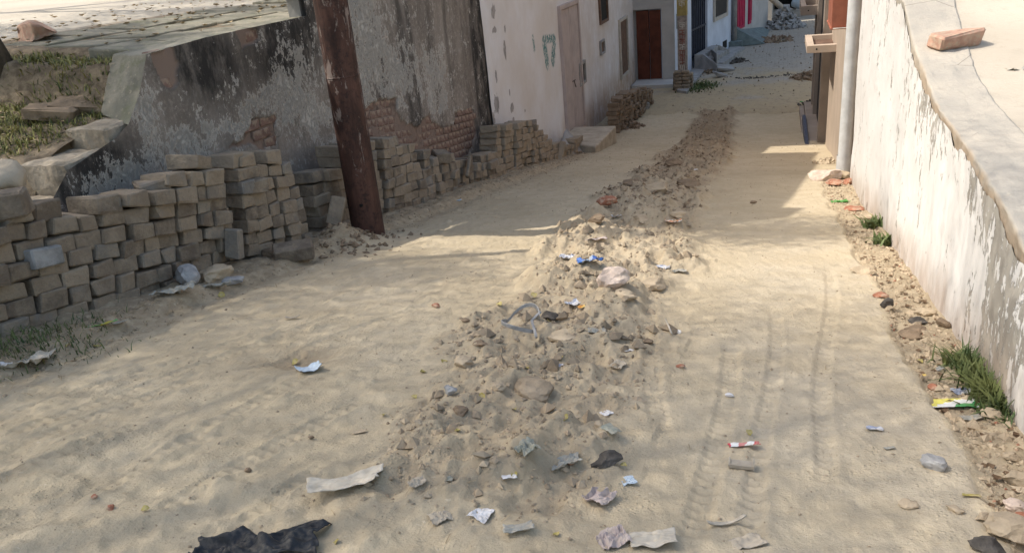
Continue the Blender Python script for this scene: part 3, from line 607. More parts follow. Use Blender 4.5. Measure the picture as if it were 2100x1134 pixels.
for (a, c_) in (((1482, 102), (1490, 82)), ((1466, 98), (1470, 92))):
    u0, z0 = onF(*a); u1, z1 = onF(*c_); b = MB(); fbox(b, u0, u1, z0, z1, 0, .012); part(b, 'vent', 'dark', bw)
u0, _ = onF(1500, 90); b = MB(); q = fA+fd*(LB+.02)+nrm*.1; b.tube([(q[0], q[1], -2.5), (q[0], q[1], 3)], .07, 8); part(b, 'drainpipe', 'cement', bw, smooth=True)
u0, z0 = onF(1386, 30); b = MB(); u1, z1 = onF(1388, 60)
b = MB(); ua = onF(1387, 50)[0]
for k_, (du, za, zb2) in enumerate([(0, z1, z0), (.14, z1+.1, z0), (.05, z0-.04, z0+.05)]): fbox(b, ua+du, ua+du+.05, min(za, zb2), max(za, zb2), 0, .008)
part(b, 'painted_mark', 'teal_step', bw)
# crimson door house
dC = (fC-fB)/np.linalg.norm(fC-fB); LC = float(np.linalg.norm(fC-fB)); A2 = fB+fd*.15
ph = thing('crimson_door_house', 'pale grey house with a crimson door and blue green steps, far down the lane', 'house', (fB[0], fB[1], -2.5))
b = MB(); fbox(b, 0, LC, -2.75, 8, -3, 0, A2, dC); part(b, 'wall', 'cement_pale', ph)
for (a, c_, zt2) in ((1508, 1525, 2.4), (1533, 1538, 2.4)):
    u0, zz = onF(a, 64, A2, dC); u1, _ = onF(c_, 60, A2, dC); b = MB(); fbox(b, u0, u1, zz if a < 1530 else zz+.2, zt2, 0, .04, A2, dC)
    for i in range(5): uu = u0+(u1-u0)*(i+.5)/5; fbox(b, uu-.02, uu+.02, (zz if a < 1530 else zz+.2)+.1, zt2-.1, .04, .055, A2, dC)
    part(b, 'door', 'pink', ph)
def ramp_wedge(pts, h, mat, name, par=None): b = MB(); b.prism(pts, h); return part(b, name, mat, par) if par else b.build(name, M[mat])
st = thing('painted_steps', 'blue green painted ramp and steps below the crimson door', 'steps', (float(onZ(1530, 90, -2.5)[0]), float(onZ(1530, 90, -2.5)[1]), -2.5))
q = [onZ(*p_, -2.49) for p_ in [(1506, 98), (1512, 70), (1572, 92)]]
a0 = onZ(1512, 96, -2.49); b0 = onZ(1568, 90, -2.49); c0 = onZ(1578, 62, -2.49); d0 = fB+nrm*.02
b = MB(); b.prism([tuple(a0), tuple(b0), (a0[0]-.02, a0[1]+.25, -1.95), (a0[0]-.05, a0[1], -1.95)], (.0, .14, 0)); part(b, 'side_wall', 'teal_step', st)
b = MB(); b.prism([tuple(b0+[0, .2, 0]), tuple(c0), (d0[0]+.2, d0[1]+3.2, -2.05), (d0[0]+.1, d0[1]+.3, -2.05)], (0, 0, -.3)); part(b, 'ramp', 'teal_step', st)
for k in range(2): b = MB(); b.box((a0[0]-.5+.0*k, a0[1]-.35+.3*k, -2.5), (a0[0]+.15-.15*k, a0[1]-.05+.3*k, -2.3+.16*k)); part(b, 'step', 'teal_step', st)
# grey concrete stair with sloping side walls below the blue gate
gs = thing('gate_steps', 'grey concrete steps with three sloping side walls below the dark blue gate', 'steps', (-1.9, 22, -2.5))
for i, ((ax, ay), (bx, by)) in enumerate([((1422, 113), (1470, 147)), ((1440, 103), (1470, 125)), ((1455, 95), (1494, 116))]):
    p0 = onZ(bx, by, -2.46 if i != 1 else -2.2)
    u_, z_ = onF(ax, ay); w0 = fA+fd*u_
    z_ = min(z_, -1.88)
    P_ = [(w0[0]+.02, w0[1], -2.6), (p0[0], p0[1], -2.6), (p0[0], p0[1], p0[2]+.17), (w0[0]+.25, w0[1], z_), (w0[0]+.02, w0[1], z_)]
    b = MB(); b.prism(P_, (.02, .09, 0)); part(b, 'side_wall', 'cement', gs, .01)
ua, ub = onF(1424, 113)[0]+.12, onF(1455, 95)[0]
for k in range(3): b = MB(); fbox(b, ua, ub, -2.6, -2.1-.12*k, .0+.24*k, .24+.24*k); part(b, 'step', 'cement', gs, .006)
tag(part(MB().prism([tuple(onZ(*p_, -2.44)) for p_ in [(1408, 188), (1445, 143), (1420, 140), (1388, 185)]], (0, 0, -.2)), 'plinth', 'cement', gs), None)
part(MB().prism([tuple(onZ(*p_, -2.44)) for p_ in [(1496, 117), (1528, 97), (1500, 94), (1480, 112)]], (0, 0, -.2)), 'plinth', 'cement', gs)

# painted power pole
q = onY(1401, 187, 18.6); gzp = -2.5
q = onZ(1401, 184, gzp); ppx, ppy = q[0], q[1]
pp = thing('power_pole', 'square concrete power pole with faded painted bands and lettering, its foot bricked round', 'pole', (ppx, ppy, gzp))
rp = .105
part(MB().box((ppx-rp, ppy-rp, gzp), (ppx+rp, ppy+rp, 5)), 'shaft', 'polepaint', pp, .01)
zy0 = onY(1400, 32, ppy)[2]
part(MB().box((ppx-rp-.004, ppy-rp-.004, zy0), (ppx+rp+.004, ppy+rp+.004, zy0+.36)), 'yellow_band', 'yellow', pp)
def glyph(b, cx, cz, s, v):
    y_ = ppy-rp-.006; t = s*.13
    def bar(x0, z0, x1, z1): b.box((cx+min(x0, x1)*s-t/2, y_, cz+min(z0, z1)*s-t/2), (cx+max(x0, x1)*s+t/2, y_+.004, cz+max(z0, z1)*s+t/2))
    bar(-.5, .5, .5, .5); bar(.05, -.5, .05, .4)
    if v % 3 == 0: bar(-.4, .2, -.1, .2); bar(-.4, -.15, -.4, .1); bar(-.3, -.2, -.05, -.2); bar(.2, .2, .42, .2); bar(.42, -.2, .42, .1)
    elif v % 3 == 1: bar(-.4, -.1, -.05, -.1); bar(-.4, -.3, -.4, -.2); bar(.2, .05, .4, .05)
    else: bar(-.4, -.3, -.4, .4); bar(-.3, -.3, -.05, -.3); bar(.4, -.5, .4, .4)
for i, py in enumerate([52, 67, 76, 86, 96, 108, 118, 128, 138]):
    z = onY(1400, py, ppy)[2]; b = MB(); glyph(b, ppx, z, .115, i); part(b, 'letter', 'letter' if i % 4 else 'letter_w', pp)
b = MB(); z = onY(1400, 8, ppy)[2]; glyph(b, ppx, z, .13, 0); part(b, 'letter', 'letter_w', pp)
PB = bmeshes('brick', (.17, .12, .075), M['block'], 3)
for k in range(6):
    for sx in (-1, 1):
        o = link('brick', PB[k % 3], pp, Vector((sx*.09+.01*(-1)**k, -.14, .04+.078*k)), (0, 0, random.uniform(-.08, .08)))
        if k < 5: link('brick', PB[(k+1) % 3], pp, Vector((sx*.17, .02, .04+.078*k)), (0, 0, 1.57+random.uniform(-.08, .08)))

# distant end of the lane
fe = thing('cream_end_house', 'cream house front with dark doorways at the far end of the lane', 'house', (1, 36, -2.5))
part(MB().box((-4.2, 31.5, -2.7), (-.3, 37, 8)).box((-.3, 36.4, -2.7), (9, 38, 5)).box((.6, 35.5, -2.7), (1.0, 36.398, 5)).box((2.2, 35.5, -2.7), (9, 36.398, 5)), 'wall', 'cream', fe)
part(MB().box((-.25, 36.3, -2.6), (.55, 36.38, 1.2)), 'doorway', 'dark', fe); part(MB().box((1.05, 36.3, -2.6), (2.15, 36.38, 1.2)), 'doorway', 'dark', fe)

# ------------------------------------------------------------------ right: white wall with coping
rwt = thing('whitewashed_wall', 'long sunlit white wall with streaked peeling paint and a cement coping along the right of the lane', 'wall', (.69, 5, -1))
XRW = .69
def peel_attrs(me, Y, Z):
    h = Z-prof(Y); T = rtop(Y)
    peel = .75*ss(.35, .02, T-Z)*ss(8, 3, Y)*fbm(Y*6, Z*1.5, 3, 160)*1.5
    peel = peel+1.2*ss(3.1, 2.6, Y)*ss(.45, .72, fbm(Y*7, Z*2.8, 4, 161)+.14)+.5*ss(.60, .72, fbm(Y*7, Z*2.6, 4, 162))
    attr(me, 'peel', np.clip(peel, 0, 1.15)); attr(me, 'teal', np.zeros_like(Y)); attr(me, 'grime', .6*ss(.26, .0, h+.1*(fbm(Y*5, Z*5, 3, 163)-.5))+.1)
def rwd(Y, Z): return .02*(fbm(Y*3, Z*3, 4, 170)-.5)+.05*(fbm(Y*.9, Z*.9, 2, 171)-.5)*ss(0, .2, rtop(Y)-Z)
def rtopj(y): return rtop(y)-.02-.03*np.maximum(fbm(np.asarray(y)*9, np.asarray(y)*0+2, 4, 172)-.35, 0)*3
o = face('painted_face', 1.2, 8.02, -2.0, rtopj, XRW, .012, 'lime', rwd, peel_attrs, None, -1); child(o, rwt)
Yg, V = np.meshgrid(np.linspace(1.2, 8.02, 520), np.linspace(0, 1, 40), indexing='ij')
VX = np.clip((V-.12)/.88, 0, 1); drop = ss(.14, 0, V)
Xc = XRW+.004-rwd(Yg, rtopj(Yg))*drop+(xo(Yg)-XRW)*VX+.012*(fbm(Yg*14, V*14, 3, 173)-.5)
Zc = rtop(Yg)*(1-drop)+(rtopj(Yg)-.01)*drop+.008*(fbm(Yg*5, V*5, 4, 174)-.5)-.05*(V > .985)
me = grid_mesh('coping', np.stack([Xc, Yg, Zc], -1), M['coping']); attr(me, 'mortar', np.maximum(ss(.16, .06, V+.1*(fbm(Yg*8, V*8, 3, 175)-.5)), 0)*ss(5.2, 4.2, Yg)); child(link('coping', me), rwt)
part(MB().box((XRW+.06, 1.2, -2.2), (XRW+.3, 8.0, -.1)).box((XRW+.06, 1.2, -2.2), (XRW+.1, 8.02, -.05)), 'core', 'cement', rwt)
part(MB().box((XRW+.03, 5.6, -.3), (XRW+.25, 8.02, .5)), 'core', 'cement', rwt)

# right house with shutter, ledges, pipe
rh = thing('shutter_house', 'beige house front with projecting ledges and white drainpipe past the white wall', 'house', (.75, 11, -2))
def rX(px, X): return onX(px, 200, X)[1]
part(MB().box((.80, 8.05, -2.6), (5, 17.0, 5)).box((.70, 9.75, -2.6), (.80, 12.3, 5)), 'wall', 'beige', rh, .004)
part(MB().tube([(.66, 8.35, float(gz(.66, 8.35))+.1), (.66, 8.35, 4)], .062, 14, False), 'drainpipe', 'pipe', rh, smooth=True)
part(MB().tube([(.66, 8.35, float(gz(.66, 8.35))-.02), (.66, 8.35, float(gz(.66, 8.35))+.22)], .072, 14, False), 'pipe_collar', 'pipe', rh, smooth=True)
b = MB()
for k in range(60): z = -1.95+k*.06; b.box((.755+.01*(k % 2), 8.6, z), (.80, 9.7, z+.056))
part(b, 'shutter', 'shutter', rh); part(MB().box((.70, 8.44, -2.3), (.80, 8.58, 5)), 'shutter_guide', 'beige_d', rh)
qa = onY(1705, 0, 8.7); z0 = onY(1705, 58, 8.7)[2]
part(MB().box((.485, 8.7, z0), (.697, 9.4, z0+.62)), 'sheet_box', 'redbox', rh, .004)
part(MB().box((.475, 8.68, z0-.016), (.80, 9.42, z0-.002)), 'box_tray', 'redbox', rh)
part(MB().tube([(.5, 8.67, z0-.005), (.62, 8.64, z0+.0), (.68, 8.63, z0-.06)], .006, 6).tube([(.62, 8.64, z0+.03), (.66, 8.62, z0-.05)], .005, 6), 'wire', 'letter_w', rh)
part(MB().box((.50, 9.0, z0+.0), (.69, 9.05, z0+.9)).box((.52, 9.5, z0+.1), (.8, 9.8, z0+1.5)), 'conduit', 'pipe', rh)
for k, (Y0, zz, x0) in enumerate([(11.2, -.58, .335), (15.0, -.32, .10)]):
    Y0_ = Y0; a = onY(1655 if k == 0 else 1643, 95 if k == 0 else 14, Y0); c_ = onY(1697 if k == 0 else 1690, 108 if k == 0 else 30, Y0)
    x0, zt3, zb3 = a[0], a[2], c_[2]; L_ = 1.0 if k == 0 else 1.2
    lg = MB(); lg.box((x0, Y0, zb3), (.80, Y0+.10, zt3)); lg.box((x0, Y0+.102, zb3), (x0+.09, Y0+L_, zt3)); lg.box((x0, Y0+L_+.002, zb3), (.80, Y0+L_+.1, zt3)); part(lg, 'ledge', 'beige' if k == 0 else 'beige_d', rh, .004)  # far ledge's shade is put into its colour, a darker beige
    part(MB().box((x0+.092, Y0+.102, zb3), (.80, Y0+L_, zb3+.03)), 'ledge_panel', 'wood', rh)
    part(MB().tube([(x0+.12, Y0-.003, (zt3+zb3)/2), (x0+.12, Y0+.02, (zt3+zb3)/2)], .012, 8), 'weep_hole', 'dark', rh)
for Y0, mt in ((12.6, 'beige_d'), (13.6, 'dark'), (14.8, 'beige_d'), (15.6, 'beige_d')):
    part(MB().box((.60 if mt != 'dark' else .66, Y0, -2.6), (.80, Y0+(.25 if mt != 'dark' else 1.1), 3)), 'door_jamb' if mt != 'dark' else 'doorway', mt, rh, .004)
part(MB().box((.48, 12.2, -2.5), (.80, 15.9, -2.26)).box((.40, 12.2, -2.5), (.478, 15.9, -2.33)), 'threshold', 'beige_d', rh, .01)

# ------------------------------------------------------------------ rusty pole
rpY = 4.78; rpX = -2.82
rpo = thing('rusty_pole', 'thick rusty steel pole with flaking dark red paint, leaning slightly in front of the stacks', 'pole', (rpX, rpY, -.9))
b = MB(); zz = np.linspace(-.15, 3.45, 30); b.tube([(0.028*z_/2, 0, z_) for z_ in zz], [.118-.0035*z_ for z_ in zz], 28); o = b.build('shaft', M['rust'], rpo, True)
b = MB(); b.tube([(.03, -.105, 1.0), (.028, -.102, 1.45), (.03, -.100, 1.75), (.04, -.098, 3)], .006, 6); b.build('wire', M['rockgrey'], rpo)
b = MB(); b.tube([(.045, -.118, .32), (.046, -.10, .32)], .012, 8); b.build('bolt_hole', M['dark'], rpo)
b = MB(); b.tube([(0.0168, 0, 1.20), (0.0168, 0, 1.21)], .1148, 28); b.build('weld_band', M['rust'], rpo, True)

# ------------------------------------------------------------------ block stacks
D, Hh = .20, .082
DIM = [(.148, .082), (.175, .082), (.20, .077), (.20, .078)]
L = .15
BLK = [[mesh('paving_block', *worn_box(D, l_*.985*sc_, h_*.97, r=.007, jit=.009, seed=200+i+17*k), M['block'], False) for sc_ in (1, .72) for i in range(6)] for k, (l_, h_) in enumerate(DIM)]
ORD = 'first second third fourth fifth sixth seventh eighth ninth tenth eleventh twelfth thirteenth fourteenth fifteenth sixteenth seventeenth eighteenth nineteenth twentieth twenty-first twenty-second twenty-third twenty-fourth twenty-fifth twenty-sixth twenty-seventh twenty-eighth twenty-ninth thirtieth thirty-first thirty-second thirty-third thirty-fourth thirty-fifth'.split()
def zprof(pts, X): q = np.array([onX(a, b_, X)[1:] for a, b_ in pts]); q = q[np.argsort(q[:, 0])]; return q
S1 = [(-90, 415), (0, 428), (60, 430), (205, 428), (212, 402), (335, 400), (340, 365), (408, 362), (412, 330), (450, 330), (455, 303), (545, 306), (550, 335), (600, 345), (625, 350), (650, 420)]
S2 = [(628, 350), (680, 345), (690, 300), (735, 296), (860, 285), (872, 290), (875, 340), (900, 330), (925, 320), (978, 330)]
S3 = [(980, 270), (1000, 262), (1060, 258), (1095, 252), (1112, 262), (1120, 278), (1140, 290), (1165, 300)]
S4 = [(1205, 212), (1235, 212), (1245, 210), (1275, 210), (1285, 190), (1300, 188), (1322, 180), (1340, 195)]
blocks = []
def stack(si, pts, y0, y1, xf0, xf1, name, slim=.25, jit=1.0, seed=0, cols=0):
    rr = random.Random(seed); q = zprof(pts, (xf0+xf1)/2); Ls, Hs = DIM[si]; slope = -.178 if y0 < 12 else -.09
    def put(yc, k, idx, sm, dx, tilt):
        zg = float(prof(yc))+.012; top = float(np.interp(yc, q[:, 0], q[:, 1])); zc = zg+(k+.5)*Hs-(.045*(yc-2.9) if si == 0 else 0)
        if zc+Hs*.5 > top+Hs*.45: return False
        xf = xf0+(xf1-xf0)*(yc-y0)/(y1-y0)
        x = xf-D/2+.02*math.sin(yc*3.1+k*.5+si)+dx+rr.gauss(0, .008)*jit
        rot = [math.atan(slope)+tilt+rr.gauss(0, .022)*jit, rr.gauss(0, .02)*jit, rr.gauss(0, .05)*jit]
        if rr.random() < .05: rot[2] += rr.uniform(-.25, .25); x += rr.uniform(-.01, .03)
        blocks.append(dict(p=(x, yc, zc+rr.gauss(0, .002)), r=rot, m=BLK[si][rr.randrange(6)+(6 if sm else 0)], s=si, k=k, i=idx, where=name, sx=rr.choice((0, math.pi)))); return True
    if not cols:
        for k in range(16):
            y = y0+(k % 2)*Ls*.42+rr.uniform(-.02, .02); idx = 0
            while y < min(y1, cols or 99):
                sm = rr.random() < slim; w_ = Ls*(.72 if sm else 1); put(y+w_/2, k, idx, sm, .010*k*math.sin(y*2.3)*.35, .03*math.sin(y*2.6+k*.25)-.045*(si == 0))
                y += w_+.002+abs(rr.gauss(0, .003)); idx += 1
    else:
        y = y0; idx = 0
        while y < y1:
            sm = rr.random() < slim; w_ = Ls*(.72 if sm else 1); lean = rr.gauss(0, .006); dx = rr.gauss(0, .012); tl = rr.gauss(0, .035); k = 0; yy = 0
            while k < 16:
                if not put(y+w_/2+yy, k, idx, sm, dx, tl): break
                yy += lean+rr.gauss(0, .004); k += 1
            y += w_+.004+abs(rr.gauss(0, .005)); idx += 1
stack(0, S1, 1.55, 3.55, -3.12, -3.05, 'stack before the rusty pole', .12, 1.2, 1)
stack(0, S1, 3.56, 4.36, -3.05, -3.02, 'stack before the rusty pole', .3, 1.3, 11, 1)
stack(1, S2, 4.56, 8.25, -3.05, -3.02, 'stack behind the rusty pole', .35, 1.1, 2, 1)
stack(2, S3, 8.30, 12.1, -3.0, -2.96, 'stack under the whitewashed wall', .45, 1.0, 3, 1)
stack(3, S4, 14.2, 17.3, -2.78, -2.62, 'brown stack beyond the doorstep', .35, 1.8, 4, 1)
for B_ in blocks: B_['c'] = 1 if B_['sx'] == 0 else -1
for B_ in blocks: B_['d'] = math.dist(B_['p'], (0, 0, EYE))
blocks.sort(key=lambda q: q['d'])
used = {}
NB = 285
for B_ in blocks[:NB]:
    o = link('paving_block', B_['m'], None, B_['p'], (B_['r'][0]*B_['c'], B_['r'][1]*B_['c'], B_['r'][2]+B_['sx']))
    B_['o'] = o
rows = {}
for B_ in blocks[:NB]: rows.setdefault((B_['s'], B_['k']), []).append(B_)
for (s_, k), v in rows.items():
    v.sort(key=lambda q: q['p'][1])
    for i, B_ in enumerate(v):
        tag(B_['o'], f"worn block, {ORD[k]} course, {ORD[i]} from near end, {B_['where']}", 'paving block', 'worn paving blocks stacked along the wall')
rest = MB(); mi = []
for B_ in blocks[NB:]:
    R_ = Matrix.Translation(B_['p']) @ Euler((B_['r'][0]*B_['c'], B_['r'][1]*B_['c'], B_['r'][2]+B_['sx'])).to_matrix().to_4x4(); rest.add([R_ @ v.co for v in B_['m'].vertices], [tuple(p_.vertices) for p_ in B_['m'].polygons]); mi += [1 if B_['s'] == 3 else 0]*len(B_['m'].polygons)
ro = rest.build('paving_blocks', M['block']); ro.data.materials.append(M['block_brown']); ro.data.polygons.foreach_set('material_index', mi)
tag(ro, 'worn paving blocks in the farther stacks down the lane', 'paving blocks', 'worn paving blocks stacked along the wall', 'stuff')
print('blocks', len(blocks))
def loose(px, py, rot, mat, label, X=None, dz=.04, m=None, sc_=None, name='loose_block', cat='block', size=(.2, .15, .078), seed=0):
    q = G(px, py) if X is None else onX(px, py, X)
    me = mesh(name, *worn_box(*size, r=.009, jit=.008, seed=seed), M[mat], False)
    return tag(link(name, me, None, (q[0], q[1], q[2]+(dz if X is None else 0)), rot), label, cat)
loose(312, 385, (-.02, 0, .9), 'block', 'sunlit tan block lying on the top of the front stack', X=-3.16, size=(.15, .165, .08), seed=1)
loose(5, 420, (0, 0, .6), 'block', 'big grey block on the near top of the front stack, at the picture edge', X=-3.16, size=(.2, .15, .11), seed=2)
loose(65, 528, (-.2, 0, .03), 'block_grey', 'bluish grey cement block jutting from the near part of the front stack', X=-3.16, size=(.2, .165, .09), seed=3)
loose(605, 527, (.0, .1, -1.0), 'block', 'flat block lying on the ground at the foot of the stack near the rusty pole', size=(.15, .24, .08), seed=4)
loose(480, 500, (1.35, .1, .1), 'block', 'upright block set on edge low in the front stack', X=-3.0, size=(.1, .17, .07), seed=5)
loose(690, 432, (1.2, .3, .3), 'block', 'tilted block standing against the stack close by the rusty pole', X=-2.93, size=(.1, .2, .08), seed=6)
loose(905, 320, (.1, .2, .7), 'block', 'tilted block lying on the low part of the middle stack', X=-3.08, size=(.15, .2, .09), seed=7)
loose(962, 340, (.9, .2, .2), 'block', 'thin slab leaning on the middle stack beside the grey wall end', X=-2.98, size=(.04, .25, .1), seed=8)
loose(1085, 258, (0, 0, .3), 'block', 'single block on the very top of the stack under the whitewashed wall', X=-3.05, size=(.2, .26, .1), seed=9)
loose(1150, 318, (1.1, .2, .1), 'block', 'thin block leaning beside the grey leaning slab', X=-2.95, size=(.08, .4, .08), seed=10)
loose(1315, 228, (.1, .1, .5), 'block_grey', 'grey block with white litter lying at the end of the brown stack', dz=.1, size=(.3, .3, .2), seed=11)
tag(link('broken_brick', mesh('broken_brick', *rockmesh(77, .5, .24, .15, .7), M['terrabrick'], True), None, tuple(onS(80, 84, leftz)+[0, 0, .05]), (0, .05, -.55)), 'big broken pinkish brick lying on the raised ground, upper left corner', 'brick')
q = onS(1960, 103, lambda x, y: rtop(y)); V_, F_ = worn_box(.235, .115, .08, r=.012, jit=.014, seed=12)
tag(link('half_brick', mesh('half_brick', V_, F_, M['terrabrick'], False), None, (q[0]+.005, q[1]+.07, q[2]+.045), (.03, -.05, .5)), 'reddish brick lying alone on the sunlit coping of the white wall', 'brick')

# flagstones on the left terrace
fl = thing('flagstone_paving', 'cracked mossy flagstones along the top of the grey retaining wall', 'paving', (-4.5, 4.5, .65)); fl['kind'] = 'structure'; del fl['category']
rr = random.Random(5)
for iy in range(9):
    for ix in range(3):
        y0 = 4.10+iy*.42+rr.uniform(-.03, .03)+.05*ix; x0 = -3.80-ix*.52
        if iy > 2 and ix == 2 and rr.random() < .3: continue
        a = .235+rr.uniform(-.01, .012); c_ = .19+rr.uniform(-.01, .01)
        pts = [(-a, -c_), (0+rr.uniform(-.05, .05), -c_-rr.uniform(0, .015)), (a, -c_), (a+.01, 0), (a, c_), (-a, c_+rr.uniform(-.03, 0))]
        if ix == 2: pts = [(x_*1.0, y_) for x_, y_ in pts]
        zz = float(lter(np.array(x0), y0))
        b = MB(); b.prism([(x_, y_, -.05) for x_, y_ in pts], (0, 0, .065)); o = b.build('flagstone', M['mossy'], None, False, .012)
        o.parent = fl; o.location = Vector((x0, y0+(-3.7-x0)*.14, zz+rr.uniform(-.006, .006)))-Vector(fl.location)
        o.rotation_euler = (rr.uniform(-.03, .03), .055+rr.uniform(-.03, .03), rr.uniform(-.06, .06))
for px, py, s, lb in [(105, 240, .30, 'flat'), (165, 222, .26, 'x')]:
    q = onS(px, py, leftz); tag(link('fallen_stone', mesh('fallen_stone', *worn_box(s, s*.6, .06, r=.012, jit=.03, seed=int(px)), M['clod'], False), None, tuple(q+[0, 0, .02]), (.1, .15, .5)), 'flat mossy stone lying in the grass of the bank, '+('farther from' if px < 150 else 'nearer to')+' the sloping wall end', 'stone')
q = onX(10, 372, -3.35); tag(link('cement_lump', mesh('cement_lump', *rockmesh(91, .17, .16, .17, .6), M['cement_warm'], True), None, tuple(q), (0, 0, .2)), 'rough cement lump behind the near end of the front stack', 'cement lump')

# ------------------------------------------------------------------ litter and stones, each where it lies
def crumple(seed, wx, wy, amp=.3, nx=18, ny=14, curl=0, notch=.12):
    r0 = seed*3.7; u, v = np.meshgrid(np.linspace(-.5, .5, nx), np.linspace(-.5, .5, ny), indexing='ij')
    ang = np.arctan2(v, u); k = 1+notch*2*(vn(np.cos(ang)*2.3+r0, np.sin(ang)*2.3+r0, seed)-.5)
    x = u*wx*k; y = v*wy*k; s = max(wx, wy)
    z = amp*s*(rdg(u*2.2+r0, v*2.2+r0, 3, seed)-.45)+amp*s*.35*(rdg(u*6+r0, v*5, 2, seed+5)-.5)
    x = x+amp*.35*s*(vn(u*4+r0, v*4, seed+9)-.5); y = y+amp*.35*s*(vn(u*4+r0, v*4, seed+11)-.5)
    f1 = np.abs(((u*np.cos(r0)+v*np.sin(r0))*3.1+vn(u*3+r0, v*3, seed)*1.2) % 1-.5); f2 = np.abs(((u*np.cos(r0+1.3)+v*np.sin(r0+1.3))*4.7+vn(u*3, v*3+r0, seed+2)*1.5) % 1-.5); z = z+amp*s*.28*(f1+.6*f2); z = z+curl*s*(u*u+.4*v*v)*2; z = z-z.min()
    return np.stack([x, y, z], -1)
def px2m(q, w_): return w_*np.linalg.norm(q-np.array([0, 0, EYE]))/F
def sheet(px, py, w_, h_, mat, label, cat, name, seed, rot=0, amp=.22, curl=0, tilt=0.0, n_=(18, 14), dz=0):
    q = G(px, py); kk_ = .8 if w_ < 120 else 1.0; wx = px2m(q, w_)*kk_; wy = px2m(q, h_)*1.35*kk_
    me = grid_mesh(name, crumple(seed, wx, wy, amp, *n_, curl), M[mat], amp < .2 or w_ > 200)
    o = link(name, me, None, (q[0], q[1], q[2]+(.004 if amp < .2 else .002-.09*min(wx, wy))+dz), (tilt-.17, 0, rot+.33)); sm = o.modifiers.new('t', 'SOLIDIFY'); sm.thickness = .0016; sm.offset = 0
    return tag(o, label, cat)
